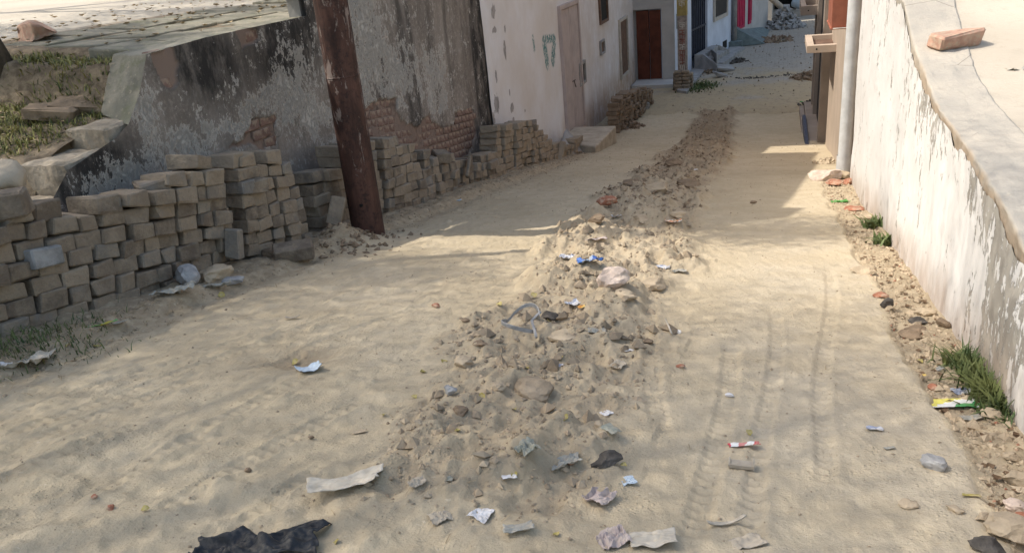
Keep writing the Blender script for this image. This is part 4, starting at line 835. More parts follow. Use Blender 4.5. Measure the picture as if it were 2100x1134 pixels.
SH = [
 (526, 1132, 240, 84, 'black_film', 'large crumpled black plastic sheet at the bottom edge of the lane', 'plastic sheet', 'black_sheet', 1, .1, .22, .0),
 (705, 1003, 145, 42, 'beige_film', 'large torn beige plastic sheet spread on the sand above the black sheet', 'plastic sheet', 'beige_sheet', 2, .15, .10, .15),
 (1340, 1112, 110, 46, 'beige_film', 'torn pale sheet next to a mauve cloth at the bottom edge', 'plastic sheet', 'pale_sheet', 3, 0, .10, .05),
 (1255, 1108, 75, 52, 'mauve', 'crumpled mauve cloth half buried beside the pale sheet', 'cloth', 'mauve_cloth', 4, .3, .38, 0),
 (1065, 1089, 74, 26, 'grey_film', 'stiff folded grey scrap lying left of the mauve cloth', 'plastic scrap', 'folded_scrap', 5, .1, .16, .1),
 (985, 1057, 50, 32, 'white_film', 'crumpled bluish white wrapper in front of the torn beige sheet', 'wrapper', 'white_wrapper', 6, -.5, .28, 0),
 (905, 1062, 50, 34, 'sacking', 'dusty beige crumpled scrap left of the bluish white wrapper', 'scrap', 'dusty_scrap', 7, .4, .30, 0),
 (1230, 1024, 58, 56, 'mauve', 'creased dusty mauve cloth pouch in the trampled middle', 'cloth', 'cloth_pouch', 8, -.7, .30, 0),
 (1288, 988, 36, 26, 'paleblue', 'small creased bluish wrapper just right of the mauve pouch', 'wrapper', 'blue_wrapper', 9, .2, .22, 0),
 (1082, 922, 54, 44, 'greenish', 'crumpled grey green plastic bag on the trampled mound', 'plastic bag', 'greenish_bag', 10, .6, .42, 0),
 (1160, 953, 80, 32, 'grey_film', 'twisted pale plastic strip with a red end below the grey green bag', 'plastic strip', 'twisted_strip', 11, .35, .30, 0),
 (1045, 981, 36, 18, 'white_film', 'small white paper beside a yellow leaf', 'paper', 'white_paper', 12, .1, .10, 0),
 (921, 985, 20, 18, 'greenish', 'tiny grey green scrap standing between the beige sheet and the white paper', 'scrap', 'small_scrap', 13, 0, .3, 0),
 (856, 990, 42, 28, 'sacking', 'dusty folded scrap just right of the torn beige sheet', 'scrap', 'dusty_scrap', 14, .5, .3, 0),
 (739, 888, 34, 12, 'rockpale', 'flat pale flake left of the dug pit', 'flake', 'pale_flake', 15, .2, .06, 0),
 (1243, 848, 24, 20, 'white_film', 'small white paper corner above the long grey scrap', 'paper', 'paper_corner', 16, .6, .2, 0),
 (1252, 884, 44, 24, 'greenish', 'long dusty grey green scrap in the wheel rut', 'scrap', 'long_scrap', 17, -1.0, .16, 0),
 (637, 762, 54, 40, 'paleblue', 'pale blue torn paper cup lying alone on the smooth sand', 'paper cup', 'torn_cup', 18, .5, .19, .35),
 (1225, 681, 44, 22, 'grey_film', 'scalloped grey white paper on the mound below the black clump', 'paper', 'scalloped_paper', 19, 0, .22, .1),
 (1176, 625, 30, 26, 'p_silver', 'clear plastic cup piece with bluish print beside an orange scrap', 'plastic piece', 'clear_piece', 20, .4, .3, .3),
 (1196, 632, 26, 14, 'p_gold', 'orange and white scrap touching the clear plastic piece', 'scrap', 'orange_scrap', 21, .1, .15, 0),
 (1168, 530, 50, 26, 'p_silver', 'pale blue end of the torn plastic bag on the mound', 'plastic bag', 'pale_bag', 22, -.5, .30, 0),
 (1210, 540, 66, 24, 'p_blue', 'bright blue torn plastic bag on the mound beside the white lump', 'plastic bag', 'blue_bag', 23, .1, .32, 0),
 (1222, 496, 58, 14, 'mauve', 'brown and white flattened packet above the blue bag', 'packet', 'flat_packet', 24, 0, .14, 0),
 (1264, 444, 24, 16, 'white_film', 'small white plastic scrap in the rubble below the brown half brick', 'plastic scrap', 'white_scrap', 25, 0, .3, 0),
 (1381, 457, 34, 26, 'p_orange', 'orange and white snack packet on the mound edge', 'packet', 'orange_packet', 26, .1, .18, .2),
 (1360, 549, 34, 18, 'p_silver', 'silver blue foil packet right of the white lump', 'packet', 'silver_packet', 27, -.2, .25, 0),
 (1393, 558, 36, 16, 'grey_film', 'pale torn packet at the right edge of the mound', 'packet', 'torn_packet', 28, -.3, .25, 0),
 (1290, 718, 24, 16, 'white_film', 'small white scrap on the right slope of the mound', 'scrap', 'white_scrap', 29, 0, .25, 0),
 (1148, 750, 18, 14, 'p_silver', 'tiny silver scrap above the big half buried stone', 'scrap', 'silver_scrap', 30, 0, .3, 0),
 (1268, 752, 34, 30, 'sacking', 'folded brown grey paper at the right rim of the mound', 'paper', 'folded_paper', 31, .7, .25, .2),
 (1385, 683, 26, 18, 'p_red', 'small red and white wrapper beside the short stick', 'wrapper', 'red_wrapper', 32, .1, .25, 0),
 (1525, 915, 74, 13, 'p_red', 'long flat red and white wrapper alone on the smooth right side', 'wrapper', 'long_wrapper', 33, -.05, .07, 0),
 (1793, 882, 34, 14, 'p_silver', 'small yellow and purple wrapper on the smooth right side', 'wrapper', 'small_wrapper', 34, -.3, .16, 0),
 (1824, 921, 24, 7, 'grey_film', 'thin greyish scrap below the yellow and purple wrapper', 'scrap', 'thin_scrap', 35, 0, .1, 0),
 (1532, 1116, 74, 34, 'sacking', 'folded dusty paper at the bottom edge right of the pale sheet', 'paper', 'folded_paper', 36, .2, .16, 0),
 (1955, 831, 104, 34, 'p_green', 'white packet with green and yellow print beside the grass tuft', 'packet', 'printed_packet', 37, -.15, .05, .02),
 (1977, 806, 46, 18, 'p_silver', 'clear crumpled wrapper with a red end above the printed packet', 'wrapper', 'clear_wrapper', 38, 0, .28, 0),
 (1890, 774, 24, 12, 'p_gold', 'shiny gold wrapper near the white wall foot', 'wrapper', 'gold_wrapper', 39, 0, .25, 0),
 (1992, 860, 44, 16, 'grey_film', 'flattened grey cup lid below the printed packet', 'cup lid', 'cup_lid', 40, 0, .08, .1),
 (1722, 416, 40, 13, 'brightgreen', 'bright green wrapper in the shade by the white wall corner', 'wrapper', 'green_wrapper', 41, 0, .25, 0),
 (1648, 213, 22, 14, 'greenbag', 'green plastic bag at the foot of the shutter house', 'plastic bag', 'green_bag', 42, 0, .5, 0),
 (1664, 222, 14, 10, 'white_film', 'white plastic scrap next to the green plastic bag', 'plastic scrap', 'white_scrap', 43, 0, .4, 0),
 (1343, 221, 15, 12, 'white_film', 'white carton scrap beside the brown stack', 'carton', 'white_carton', 44, 0, .4, 0),
 (1352, 208, 12, 6, 'white_film', 'thin white scrap past the brown stack', 'scrap', 'thin_scrap', 45, 0, .3, 0),
 (1300, 246, 1, 1, 'p_red', None, None, None, 0, 0, 0, 0),
 (213, 670, 60, 16, 'p_gy', 'green and yellow packet at the foot of the front stack', 'packet', 'green_packet', 46, .35, .08, .1),
 (240, 666, 42, 12, 'grey_film', 'grey foil scrap lying over the green and yellow packet', 'foil scrap', 'foil_scrap', 47, .3, .12, .1),
 (58, 745, 92, 60, 'beige_film', 'off white plastic bag on the grass at the near end of the front stack', 'plastic bag', 'white_bag', 48, .35, .34, 0),
 (8, 752, 40, 10, 'white_film', 'white tube of paper beside the off white bag', 'paper', 'paper_tube', 49, -.2, .2, .2),
 (358, 603, 92, 30, 'grey_film', 'crumpled grey plastic in front of the grey stone by the front stack', 'plastic sheet', 'grey_plastic', 50, .35, .28, 0),
 (440, 592, 80, 20, 'grey_film', 'twisted grey plastic in front of the brown stone by the front stack', 'plastic sheet', 'grey_plastic', 51, .35, .28, 0),
 (366, 575, 22, 30, 'grey_film', 'upright grey plastic twist beside the grey stone', 'plastic twist', 'plastic_twist', 52, 1.2, .5, 0),
 (628, 532, 24, 9, 'p_red', 'tiny red and white wrapper on the flat block by the pole', 'wrapper', 'tiny_wrapper', 53, .2, .2, 0),
 (940, 412, 18, 10, 'paleblue', 'pale paper scrap at the foot of the middle stack', 'paper', 'paper_scrap', 54, .3, .2, 0),
 (1425, 350, 14, 7, 'white_film', 'tiny white scrap on the far part of the mound', 'scrap', 'tiny_scrap', 55, 0, .3, 0),
 (600, 655, 36, 7, 'sacking', 'thin tan flake on the smooth sand below the front stack', 'flake', 'tan_flake', 56, 0, .08, .3),
 (25, 1120, 1, 1, 'sacking', None, None, None, 0, 0, 0, 0),
 (1490, 1078, 90, 8, 'beige_film', 'thin curved white strip near the bottom edge', 'strip', 'white_strip', 57, .1, .05, .3),
]
for s_ in SH:
    if s_[5]: sheet(s_[0], s_[1], s_[2], s_[3], s_[4], s_[5], s_[6], s_[7], s_[8], s_[9], s_[10], s_[11], n_=(80, 54) if s_[2] > 200 else (40, 28) if s_[2] > 100 else (20, 15))
def rock(px, py, w_, h_, mat, label, cat='stone', name='stone', seed=0, sink=.3, ang=.55, fz=None, flat=.8, dep=.8):
    q = G(px, py+h_*.35) if fz is None else onS(px, py, fz); sx = px2m(q, w_); sz = px2m(q, h_)*flat
    me = mesh(name, *rockmesh(seed+300, sx, sx*dep, sz, ang, 3 if w_ > 24 else 2), M[mat], False)
    return tag(link(name, me, None, (q[0], q[1]+sx*.2, q[2]+sz*(.5-sink)), (0, 0, random.Random(seed).uniform(-.6, .6))), label, cat)
RK = [
 (1090, 792, 92, 44, 'clodpale', 'large rounded half buried stone in the middle of the mound', 1, .52),
 (1258, 570, 62, 56, 'whitelump', 'square whitewashed masonry lump on the mound by the blue bag', 2, .2),
 (1338, 580, 48, 30, 'rockpale', 'pale round stone right of the whitewashed lump', 3, .3),
 (1283, 602, 48, 24, 'rockpale', 'pale flat stone just below the whitewashed lump', 4, .3),
 (1245, 416, 40, 26, 'redchip', 'reddish brown half brick on the left rim of the mound', 5, .1),
 (1222, 449, 34, 22, 'clod', 'square brown clod below the reddish half brick', 6, .2),
 (1410, 378, 44, 20, 'clod', 'dark brown clod on the far part of the mound', 7, .2),
 (1315, 449, 34, 20, 'rockpale', 'tan lump on the sunlit crest of the mound', 8, .3),
 (1392, 440, 34, 18, 'rockpale', 'tan stone behind the orange and white snack packet', 9, .2),
 (945, 743, 48, 26, 'rockpale', 'flat pale stone on the left rim of the mound', 10, .3),
 (922, 800, 28, 28, 'rockgrey', 'small grey green stone between the pit and the big half buried stone', 11, .2),
 (945, 840, 34, 26, 'clod', 'brown clod on the slope beside the dug pit', 12, .3),
 (858, 868, 26, 18, 'rockpale', 'pale pebble in the dug pit', 13, .2),
 (1125, 650, 34, 24, 'rockdark', 'burnt black clump on the mound', 14, .15),
 (1243, 940, 60, 32, 'rockdark', 'dark crumbly clump in the trampled middle', 15, .45),
 (1917, 952, 38, 32, 'rockgrey', 'grey angular stone alone on the smooth right side', 16, .1),
 (1495, 813, 15, 9, 'white_film', 'small white pebble alone on the smooth right side', 17, .1),
 (893, 627, 20, 9, 'redchip', 'small reddish chip on the smooth sand left of the mound', 18, .2),
 (953, 659, 18, 10, 'clod', 'small brown chip beside the left rim of the mound', 19, .2),
 (1395, 752, 18, 9, 'redchip', 'orange brick chip on the smooth side just right of the mound', 20, .2),
 (380, 568, 52, 46, 'rockgrey', 'rounded grey stone at the foot of the front stack', 21, .15),
 (432, 565, 70, 36, 'rockpale', 'brownish slab of stone right of the grey stone', 22, .15),
 (472, 578, 40, 22, 'rockgrey', 'small grey stone at the end of the twisted grey plastic', 23, .15),
 (1770, 556, 38, 16, 'rockpale', 'pale knobbly stone on the sunlit verge by the white wall', 24, .2),
 (1808, 606, 26, 14, 'redchip', 'orange brick piece on the verge by the white wall', 25, .2),
 (1820, 624, 26, 22, 'rockdark', 'dark round clinker just below the orange brick piece', 26, .1),
 (1897, 640, 34, 20, 'rockpale', 'tan stone close to the white wall foot', 27, .2),
 (1935, 664, 24, 24, 'clod', 'brown clod right against the white wall foot', 28, .2),
 (1885, 661, 32, 10, 'rockdark', 'thin dark slate sliver on the verge', 29, .1),
 (1880, 677, 34, 12, 'clod', 'reddish brown flat clod under the slate sliver', 30, .2),
 (1868, 688, 36, 18, 'clod', 'brown lump on the crumbling slab edge', 31, .2),
 (1928, 722, 24, 16, 'rockpale', 'pale stone between the slab edge and the grass tuft', 32, .2),
 (1930, 757, 16, 12, 'rockgrey', 'small round grey pebble beside the grass tuft', 33, .1),
 (1917, 796, 20, 16, 'redchip', 'orange brick chip above the printed packet', 34, .1),
 (2038, 852, 38, 22, 'rockpale', 'tan round stone below the grass tuft', 35, .2),
 (2082, 1096, 78, 48, 'rockpale', 'biggest pale stone of the rubble in the lower right corner', 36, .2),
 (2088, 985, 44, 34, 'rockpale', 'pale stone at the picture edge above the corner rubble', 37, .2),
 (2020, 1062, 30, 20, 'rockpale', 'small pale stone just above the corner rubble', 38, .2),
 (2082, 1040, 34, 24, 'whitelump', 'pinkish stone between the two pale corner stones', 39, .2),
 (2030, 1124, 50, 26, 'rockdark', 'black sooty clump in the lower right corner', 40, .3),
 (2098, 1066, 30, 18, 'redchip', 'red brick piece at the lower right picture edge', 41, .2),
 (1864, 1036, 30, 14, 'rockpale', 'flat pale flake alone near the bottom right', 42, .2),
 (1960, 1046, 28, 14, 'rockpale', 'flat pale flake beside the yellow strip', 43, .2),
 (2074, 940, 26, 20, 'rockpale', 'tan stone below the dry grass at the wall foot', 44, .2),
 (2083, 1050, 20, 14, 'rockpale', None, 45, .2),
 (1690, 360, 62, 30, 'whitelump', 'white cement lump at the foot of the drainpipe', 46, .2),
 (1722, 360, 34, 20, 'rockpale', 'grey block piece between the cement lump and the drainpipe', 47, .1),
 (1735, 350, 30, 18, 'rockpale', 'tan block piece right under the drainpipe', 48, .1),
 (1712, 378, 36, 14, 'redchip', 'red brick slice below the white cement lump', 49, .1),
 (1740, 374, 22, 14, 'redchip', 'small red brick piece beside the white wall corner', 50, .1),
 (1750, 430, 34, 8, 'redchip', 'thin orange chip near the bright green wrapper', 51, .1),
 (1775, 445, 30, 10, 'rockpale', 'pale flake at the sunlit foot of the white wall', 52, .1),
 (545, 515, 40, 30, 'clod', 'brown earth lump at the far foot of the front stack', 53, .4),
 (193, 1019, 12, 9, 'redchip', 'red chip on the near left sand, the farther of two', 54, .1),
 (225, 1043, 16, 9, 'redchip', 'red chip on the near left sand, the nearer of two', 55, .1),
 (1170, 950, 22, 14, 'redchip', 'dark red chip beside the twisted pale strip', 56, .1),
 (508, 965, 14, 11, 'clod', 'small brown stone on the tyre mark', 57, .1),
 (637, 897, 14, 10, 'clod', 'small brown stone left of the pale flake', 58, .1),
 (150, 840, 1, 1, 'clod', None, 59, .1),
 (1545, 415, 14, 9, 'clod', 'small brown stone on the shaded right side', 60, .1),
 (1020, 792, 30, 20, 'rockpale', 'tan lump at the left end of the big half buried stone', 61, .3),
 (1330, 700, 24, 14, 'clod', 'brown lump on the right slope of the mound', 62, .3),
 (985, 705, 30, 18, 'clod', 'brown clod above the flat pale stone', 63, .3),
 (1150, 690, 60, 26, 'rockpale', 'long dusty lump left of the scalloped paper', 64, .45),
 (1225, 870, 22, 14, 'rockpale', 'tan pebble in the wheel rut', 65, .2),
 (1165, 470, 1, 1, 'clod', None, 66, .3),
 (1345, 385, 50, 24, 'rockpale', 'light tan lump at the far crest of the mound', 67, .3),
 (1290, 375, 40, 20, 'clod', 'brown clod on the left far rim of the mound', 68, .3),
 (1380, 333, 34, 18, 'clod', 'brown clod where the mound narrows', 69, .3),
]
for r_ in RK:
    if r_[5]: rock(*r_[:6], seed=r_[6], sink=r_[7])
def bigpile(px, py, w_, h_, n_, mats, label, name, seed):
    q = base(px, py); r0 = random.Random(seed); R0 = px2m(q, w_)/2; hh = px2m(q, h_); b = MB()
    for i in range(n_):
        a = r0.uniform(0, 6.28); d = R0*math.sqrt(r0.random()); z = hh*max(0, 1-d/R0)*r0.uniform(.4, 1); s = r0.uniform(.06, .24)*min(1, R0)
        V_, F_ = worn_box(s*r0.uniform(.6, 1.6), s, s*r0.uniform(.3, .9), r=s*.08, jit=s*.12, seed=i); E_ = Euler([r0.uniform(-1, 1) for _ in range(3)]).to_matrix()
        b.add([E_ @ v+Vector((q[0]+d*math.cos(a), q[1]+d*math.sin(a), q[2]+z)) for v in V_], F_)
    return tag(b.build(name, M[mats]), label, 'rubble', None, 'stuff')
bigpile(1608, 58, 70, 46, 220, 'cement', 'grey rubble heap against the far left houses', 'far_rubble', 1)
bigpile(1662, 160, 70, 14, 120, 'clod', 'dark brick debris beside the shutter house', 'brick_debris', 2)
bigpile(1700, 335, 60, 6, 60, 'rockpale', 'small rubble at the foot of the shutter house', 'foot_rubble', 3)
bigpile(1290, 262, 60, 14, 90, 'block_brown', 'loose brown rubble at the foot of the brown stack', 'stack_rubble', 4)
bigpile(1180, 318, 40, 8, 40, 'clod', 'small rubble round the leaning slab', 'slab_rubble', 5)
bigpile(1500, 128, 60, 6, 70, 'rockdark', 'dark scraps along the pale plinth', 'plinth_rubble', 7)
bigpile(1590, 84, 70, 6, 70, 'clod', 'dark debris past the painted steps', 'step_debris', 8)
bigpile(1660, 215, 40, 10, 50, 'rockdark', 'dark rubbish at the drain beside the shutter house', 'drain_rubbish', 9)
for k_, (px, py, s_, a_) in enumerate([(1486, 140, .5, .5), (1468, 128, .6, -.4), (1476, 152, .35, .9)]):
    q = onZ(px, py, -2.42); tag(link('broken_slab', mesh('broken_slab', *worn_box(s_, s_*.6, .06, r=.01, jit=.03, seed=k_), M['cement'], False), None, tuple(q), (.3, .25, a_)), ['broken concrete slab leaning on the gate steps, the one nearest the street', 'broken concrete slab lying on the gate steps', 'small broken slab fallen before the gate steps'][k_], 'slab')
bigpile(1450, 150, 46, 8, 50, 'clod', 'dark scraps round the gate steps', 'step_rubble', 6)
q = onZ(1625, 45, -2.4); tag(MB().tube([(q[0]-1.2, q[1]+.6, q[2]+1.2), (q[0]+.1, q[1]-.4, q[2]+.1)], .10, 10).build('white_sack', M['sacking'], None, True, 0), 'long white sack on the grey rubble heap', 'sack')
q = onZ(1628, 28, -2.3); tag(link('blue_bundle', mesh('blue_bundle', *rockmesh(3, .5, .45, .45, .2), M['paleblue'], True), None, tuple(q+[.2, .8, .3])), 'round pale blue bundle at the far end of the lane', 'bundle')
tag(MB().box((.42, 12.0, -2.35), (.475, 14.5, -2.2)).build('drain_sheet', M['bluestrip']), 'dark blue sheet lying in the drain beside the shutter house', 'sheet')
q = onZ(1655, 68, -2.48)
# strap loop, stick, small cardboard
q = G(1070, 682); s = px2m(q, 34); pts = [(q[0]+s*math.cos(a)*1.1, q[1]+s*1.5*math.sin(a), q[2]+.02+.05*abs(math.sin(a*1.0+.4))) for a in np.linspace(.3, 6.0, 26)]
b = MB()
for i in range(len(pts)-1): a_, c_ = Vector(pts[i]), Vector(pts[i+1]); b.prism([a_+Vector((0, 0, -.006)), c_+Vector((0, 0, -.006)), c_+Vector((0, 0, .008)), a_+Vector((0, 0, .008))], (.002, .002, .002))
b.tube([(q[0]+s*1.0, q[1]+s*.9, q[2]+.06), (q[0]+s*.7, q[1], q[2]+.05), (q[0]+s*1.3, q[1]-s*1.2, q[2]+.02)], .006, 5)
tag(b.build('strap_loop', M['rockgrey']), 'grey plastic strap bent into a loop on the left slope of the mound', 'strap')
q = G(1365, 668); q_ = G(1378, 690); tag(MB().tube([q+[0, 0, .03], q_+[0, 0, .01]], .004, 6).build('stick', M['beige_film'], None, True), 'short pale stick on the right slope of the mound', 'stick')
q = G(1520, 962); s = px2m(q, 24)
b = MB(); b.box((-s, -.002, 0), (s, .002, .01)).box((-s, .003, 0), (-s+.004, .035, .008)).box((s-.004, .003, 0), (s, .035, .01)).box((-s+.005, .003, 0), (s-.005, .034, .0015)); tag(b.build('cardboard_tray', M['sacking'], None, False, 0, (q[0], q[1], q[2]+.002)), 'small flat cardboard tray below the long red and white wrapper', 'cardboard')
q = G(1990, 1023); tag(sheet(1992, 1019, 34, 7, 'yleaf', 'narrow yellow strip among pale flakes near the corner rubble', 'strip', 'yellow_strip', 61, -.3, .05), None)
# leaves on the right terrace
rtf = lambda x, y: rtop(y)-.03
for px, py, w_, lb in [(2085, 148, 30, 'pale curled leaf on the sunlit ground beyond the coping, near the picture edge'), (2068, 232, 24, 'dark and white leaf lying along the outer edge of the coping')]:
    q = onS(px, py, rtf); me = grid_mesh('curled_leaf', crumple(int(px), px2m(q, w_), px2m(q, w_)*.7, .25, 10, 8, .2, .3), M['grey_film']); o = link('curled_leaf', me, None, (q[0], q[1], q[2]), (0, 0, .3)); o.modifiers.new('t', 'SOLIDIFY').thickness = .0015; tag(o, lb, 'leaf')

# yellow leaves, one by one
def leafmesh(name, mat, seed, L_=.035, W_l=.016):
    r0 = random.Random(seed); n_ = 7; V_ = []; F_ = []
    for i in range(n_):
        t = i/(n_-1); w_ = W_l*math.sin(math.pi*min(1, t*.92+.04))*(1.2-.4*t); z = .010*math.sin(t*3+seed)+.004*r0.random()
        V_ += [(-w_, t*L_, z+.005), (0, t*L_, z), (w_, t*L_, z+.005)]
    for i in range(n_-1):
        a = i*3; F_ += [(a, a+1, a+4, a+3), (a+1, a+2, a+5, a+4)]
    return mesh(name, V_, F_, mat, True)
YL = [leafmesh('yellow_leaf', M['yleaf'], i) for i in range(4)]
YP = [(1028, 631, 'below the left crest'), (1096, 607, 'in the groove left of the whitewashed lump'), (1128, 657, 'under the burnt clump'), (1061, 973, 'on the small white paper'), (1272, 957, 'under the dark crumbly clump'), (1059, 846, 'below the big half buried stone'), (988, 812, 'left of the big stone'), (905, 741, 'left of the flat pale stone'), (845, 815, 'above the dug pit'), (788, 858, 'left of the dug pit'), (697, 1113, 'right of the black sheet'), (1135, 1100, 'right of the folded grey scrap'), (308, 1045, 'on the near left sand'), (612, 743, 'beside the pale blue cup'), (455, 606, 'by the twisted grey plastic'), (192, 712, 'below the green packet'), (139, 716, 'near the white bag'), (1085, 760, 'above the big stone'), (1165, 857, 'in the trampled middle'), (940, 887, 'right of the dug pit'), (1878, 742, 'on the crumbling slab edge'), (1533, 888, 'above the long wrapper'), (1155, 738, 'near the silver scrap'), (870, 766, 'on the left slope')]
rr = random.Random(9)
for i, (px, py, lb) in enumerate(YP):
    q = G(px, py); s = px2m(q, 14)/.035
    tag(link('yellow_leaf', YL[i % 4], None, (q[0], q[1], q[2]+.003), (rr.uniform(-.2, .1), rr.uniform(-.3, .3), rr.uniform(0, 6.28)), (s, s, s)), 'small yellow leaf '+lb, 'leaf', 'fallen yellow leaves')

# gravel, crumbs, straw (uncountable)
def scatter(name, mat, pts, sizes, label, kind, seed, flat=(.4, 1.0), fz=gz):
    r0 = np.random.default_rng(seed); b = MB(); V_, F_ = [], []
    base_ = np.array([(1, 0, 0), (-1, 0, 0), (0, 1, 0), (0, -1, 0), (0, 0, 1), (0, 0, -1), (.7, .7, .1), (-.6, .65, .3)]) if kind == 'stone' else None
    z = fz(pts[:, 0], pts[:, 1]); nv = 0
    for i in range(len(pts)):
        s = sizes[i]; a = r0.uniform(0, 6.28); ca, sa = math.cos(a), math.sin(a)
        if kind == 'stone':
            v = base_[:6]*r0.uniform(.55, 1.15, (6, 1)); v = v*np.array([s, s*r0.uniform(.5, 1), s*r0.uniform(*flat)])
            v = np.stack([v[:, 0]*ca-v[:, 1]*sa, v[:, 0]*sa+v[:, 1]*ca, v[:, 2]+v[:, 0]*r0.uniform(-.4, .4)], 1)+[pts[i, 0], pts[i, 1], z[i]+s*.15]
            f = [(0, 2, 4), (2, 1, 4), (1, 3, 4), (3, 0, 4), (2, 0, 5), (1, 2, 5), (3, 1, 5), (0, 3, 5)]
        elif kind == 'straw':
            w_ = s*.035; t = r0.uniform(-.25, .25); v = np.array([(-s/2, -w_, 0), (-s/2, w_, 0), (0, w_, s*.08*abs(t)*3), (0, -w_, s*.08*abs(t)*3), (s/2, w_, s*t*.5), (s/2, -w_, s*t*.5)]); v[:, 2] += .004-min(0, s*t*.5)
            v = np.stack([v[:, 0]*ca-v[:, 1]*sa, v[:, 0]*sa+v[:, 1]*ca, v[:, 2]], 1)+[pts[i, 0], pts[i, 1], z[i]]; f = [(0, 3, 2, 1), (3, 5, 4, 2)]
        else:
            w_ = s*.4; c_ = s*r0.uniform(.05, .35); v = np.array([(-s/2, 0, c_*.5), (0, w_, c_), (0, 0, 0), (s/2, 0, c_*.6), (0, -w_, c_)])
            v = np.stack([v[:, 0]*ca-v[:, 1]*sa, v[:, 0]*sa+v[:, 1]*ca, v[:, 2]], 1)+[pts[i, 0], pts[i, 1], z[i]+.002]; f = [(0, 2, 1), (1, 2, 3), (0, 4, 2), (2, 4, 3)]
        V_ += v.tolist(); F_ += [tuple(k+nv for k in q_) for q_ in f]; nv += len(v)
    return tag(link(name, mesh(name, V_, F_, M[mat])), label, None, None, 'stuff')
R0 = np.random.default_rng(4)
def berm_pts(n_, y0=1.2, y1=14):
    y = y0*(y1/y0)**R0.random(n_*3); x = R0.uniform(-2.2, .3, n_*3); k = bermmask(x, y) > R0.uniform(.3, 1, n_*3); return np.stack([x[k], y[k]], 1)[:n_]
p_ = berm_pts(2400); sz = .003+.011*R0.random(len(p_))**3+.0012*p_[:, 1]*R0.random(len(p_)); scatter('mound_gravel', 'crumb', p_, sz, 'crumbs of earth and gravel over the rubble mound', 'stone', 1)
p_ = berm_pts(1500, 6, 17); sz = .008+.03*R0.random(len(p_))**2.5; scatter('far_clods', 'clod', p_, sz, 'brown clods along the far end of the mound', 'stone', 12)
p_ = np.stack([R0.normal(-2.72, .14, 130), R0.normal(4.4, .2, 130)], 1); scatter('pole_clods', 'clod', p_, .01+.03*R0.random(130)**2, 'brown clods heaped at the foot of the rusty pole', 'stone', 16)
p_ = berm_pts(420, 2.2, 9); sz = .014+.036*R0.random(len(p_))**2; scatter('mound_clods', 'clodpale', p_, sz, 'angular clods over the middle of the mound', 'stone', 19)
p_ = berm_pts(420, 1.4, 7); sz = .008+.025*R0.random(len(p_))**3; scatter('near_clods', 'crumb', p_, sz, 'clods over the near mound', 'stone', 13)
p_ = berm_pts(900); sz = .004+.016*R0.random(len(p_))**3+.001*p_[:, 1]*R0.random(len(p_)); scatter('pale_gravel', 'rockpale', p_, sz, 'pale pebbles over the rubble mound', 'stone', 2)
n_ = 3200; y = 1.3*(8/1.3)**R0.random(n_); x = np.minimum(xe(y)+.02+np.abs(R0.normal(0, .16, n_)), XRW-.02); k = x > xe(y); p_ = np.stack([x[k], y[k]], 1); scatter('verge_gravel', 'rockpale', p_, .003+.012*R0.random(len(p_))**3+.0008*p_[:, 1], 'gravel and crumbs along the white wall foot', 'stone', 3)
n_ = 600; y = 1.3*(8/1.3)**R0.random(n_); x = np.minimum(xe(y)+.02+np.abs(R0.normal(0, .16, n_)), XRW-.02); p_ = np.stack([x, y], 1); scatter('brick_crumbs', 'redchip', p_[:150], .004+.007*R0.random(150), 'orange brick crumbs along the white wall foot', 'stone', 33)
n_ = 2400; y = 1.6*(13/1.6)**R0.random(n_); x = -2.86+np.abs(R0.normal(0, .13, n_))-.1; p_ = np.stack([x, y], 1); scatter('stack_gravel', 'crumb', p_, .003+.010*R0.random(n_)**3+.0012*y*R0.random(n_), 'earth crumbs along the foot of the stacks', 'stone', 4)
n_ = 260; y = 1.4*(8/1.4)**R0.random(n_); x = np.minimum(xe(y)+.02+np.abs(R0.normal(0, .18, n_)), XRW-.03); p_ = np.stack([x, y], 1); scatter('verge_leaves', 'bleaf', p_, .012+.02*R0.random(n_), 'dead leaves along the white wall foot', 'leaf', 14)
n_ = 220; y = 1.4*(8/1.4)**R0.random(n_); x = np.minimum(xe(y)+.03+np.abs(R0.normal(0, .16, n_)), XRW-.03); p_ = np.stack([x, y], 1); scatter('verge_stones', 'rockpale', p_, .012+.022*R0.random(n_)**2, 'small stones along the white wall foot', 'stone', 15)
n_ = 1300; y = 1.7*(9/1.7)**R0.random(n_); x = -2.85+np.abs(R0.normal(0, .16, n_))-.08; p_ = np.stack([x, y], 1); scatter('straw_litter', 'straw', p_, .015+.04*R0.random(n_), 'dry straw and stalks along the foot of the stacks', 'straw', 5)
n_ = 420; y = 1.2*(12/1.2)**R0.random(n_); x = R0.uniform(-2.9, .6, n_); p_ = np.stack([x, y], 1); scatter('twig_litter', 'straw', p_, .010+.03*R0.random(n_)**2, 'tiny stalks strewn over the sand', 'straw', 6)
n_ = 1500; y = 1.0*(14/1.0)**R0.random(n_); x = R0.uniform(-2.9, .6, n_); p_ = np.stack([x, y], 1); scatter('sand_pebbles', 'crumb', p_, .0018+.005*R0.random(n_)**3+.0006*y, 'tiny pebbles strewn over the sand', 'stone', 7)
n_ = 500; y = R0.uniform(2.2, 8, n_); x = R0.uniform(-6.5, -3.8, n_); p_ = np.stack([x, y], 1); scatter('terrace_litter', 'straw', p_, .02+.05*R0.random(n_), 'dry leaves and stalks on the flagstones', 'leaf', 8, fz=lambda x_, y_: leftz(x_, y_)+.018)
n_ = 260; y = R0.uniform(2.4, 6.5, n_); x = xo(y)+R0.uniform(.02, 1.4, n_); p_ = np.stack([x, y], 1); scatter('coping_litter', 'bleaf', p_, .004+.012*R0.random(n_)**2, 'small leaf bits on the sunlit ground', 'leaf', 9, fz=lambda x_, y_: rtop(y_)-.03)

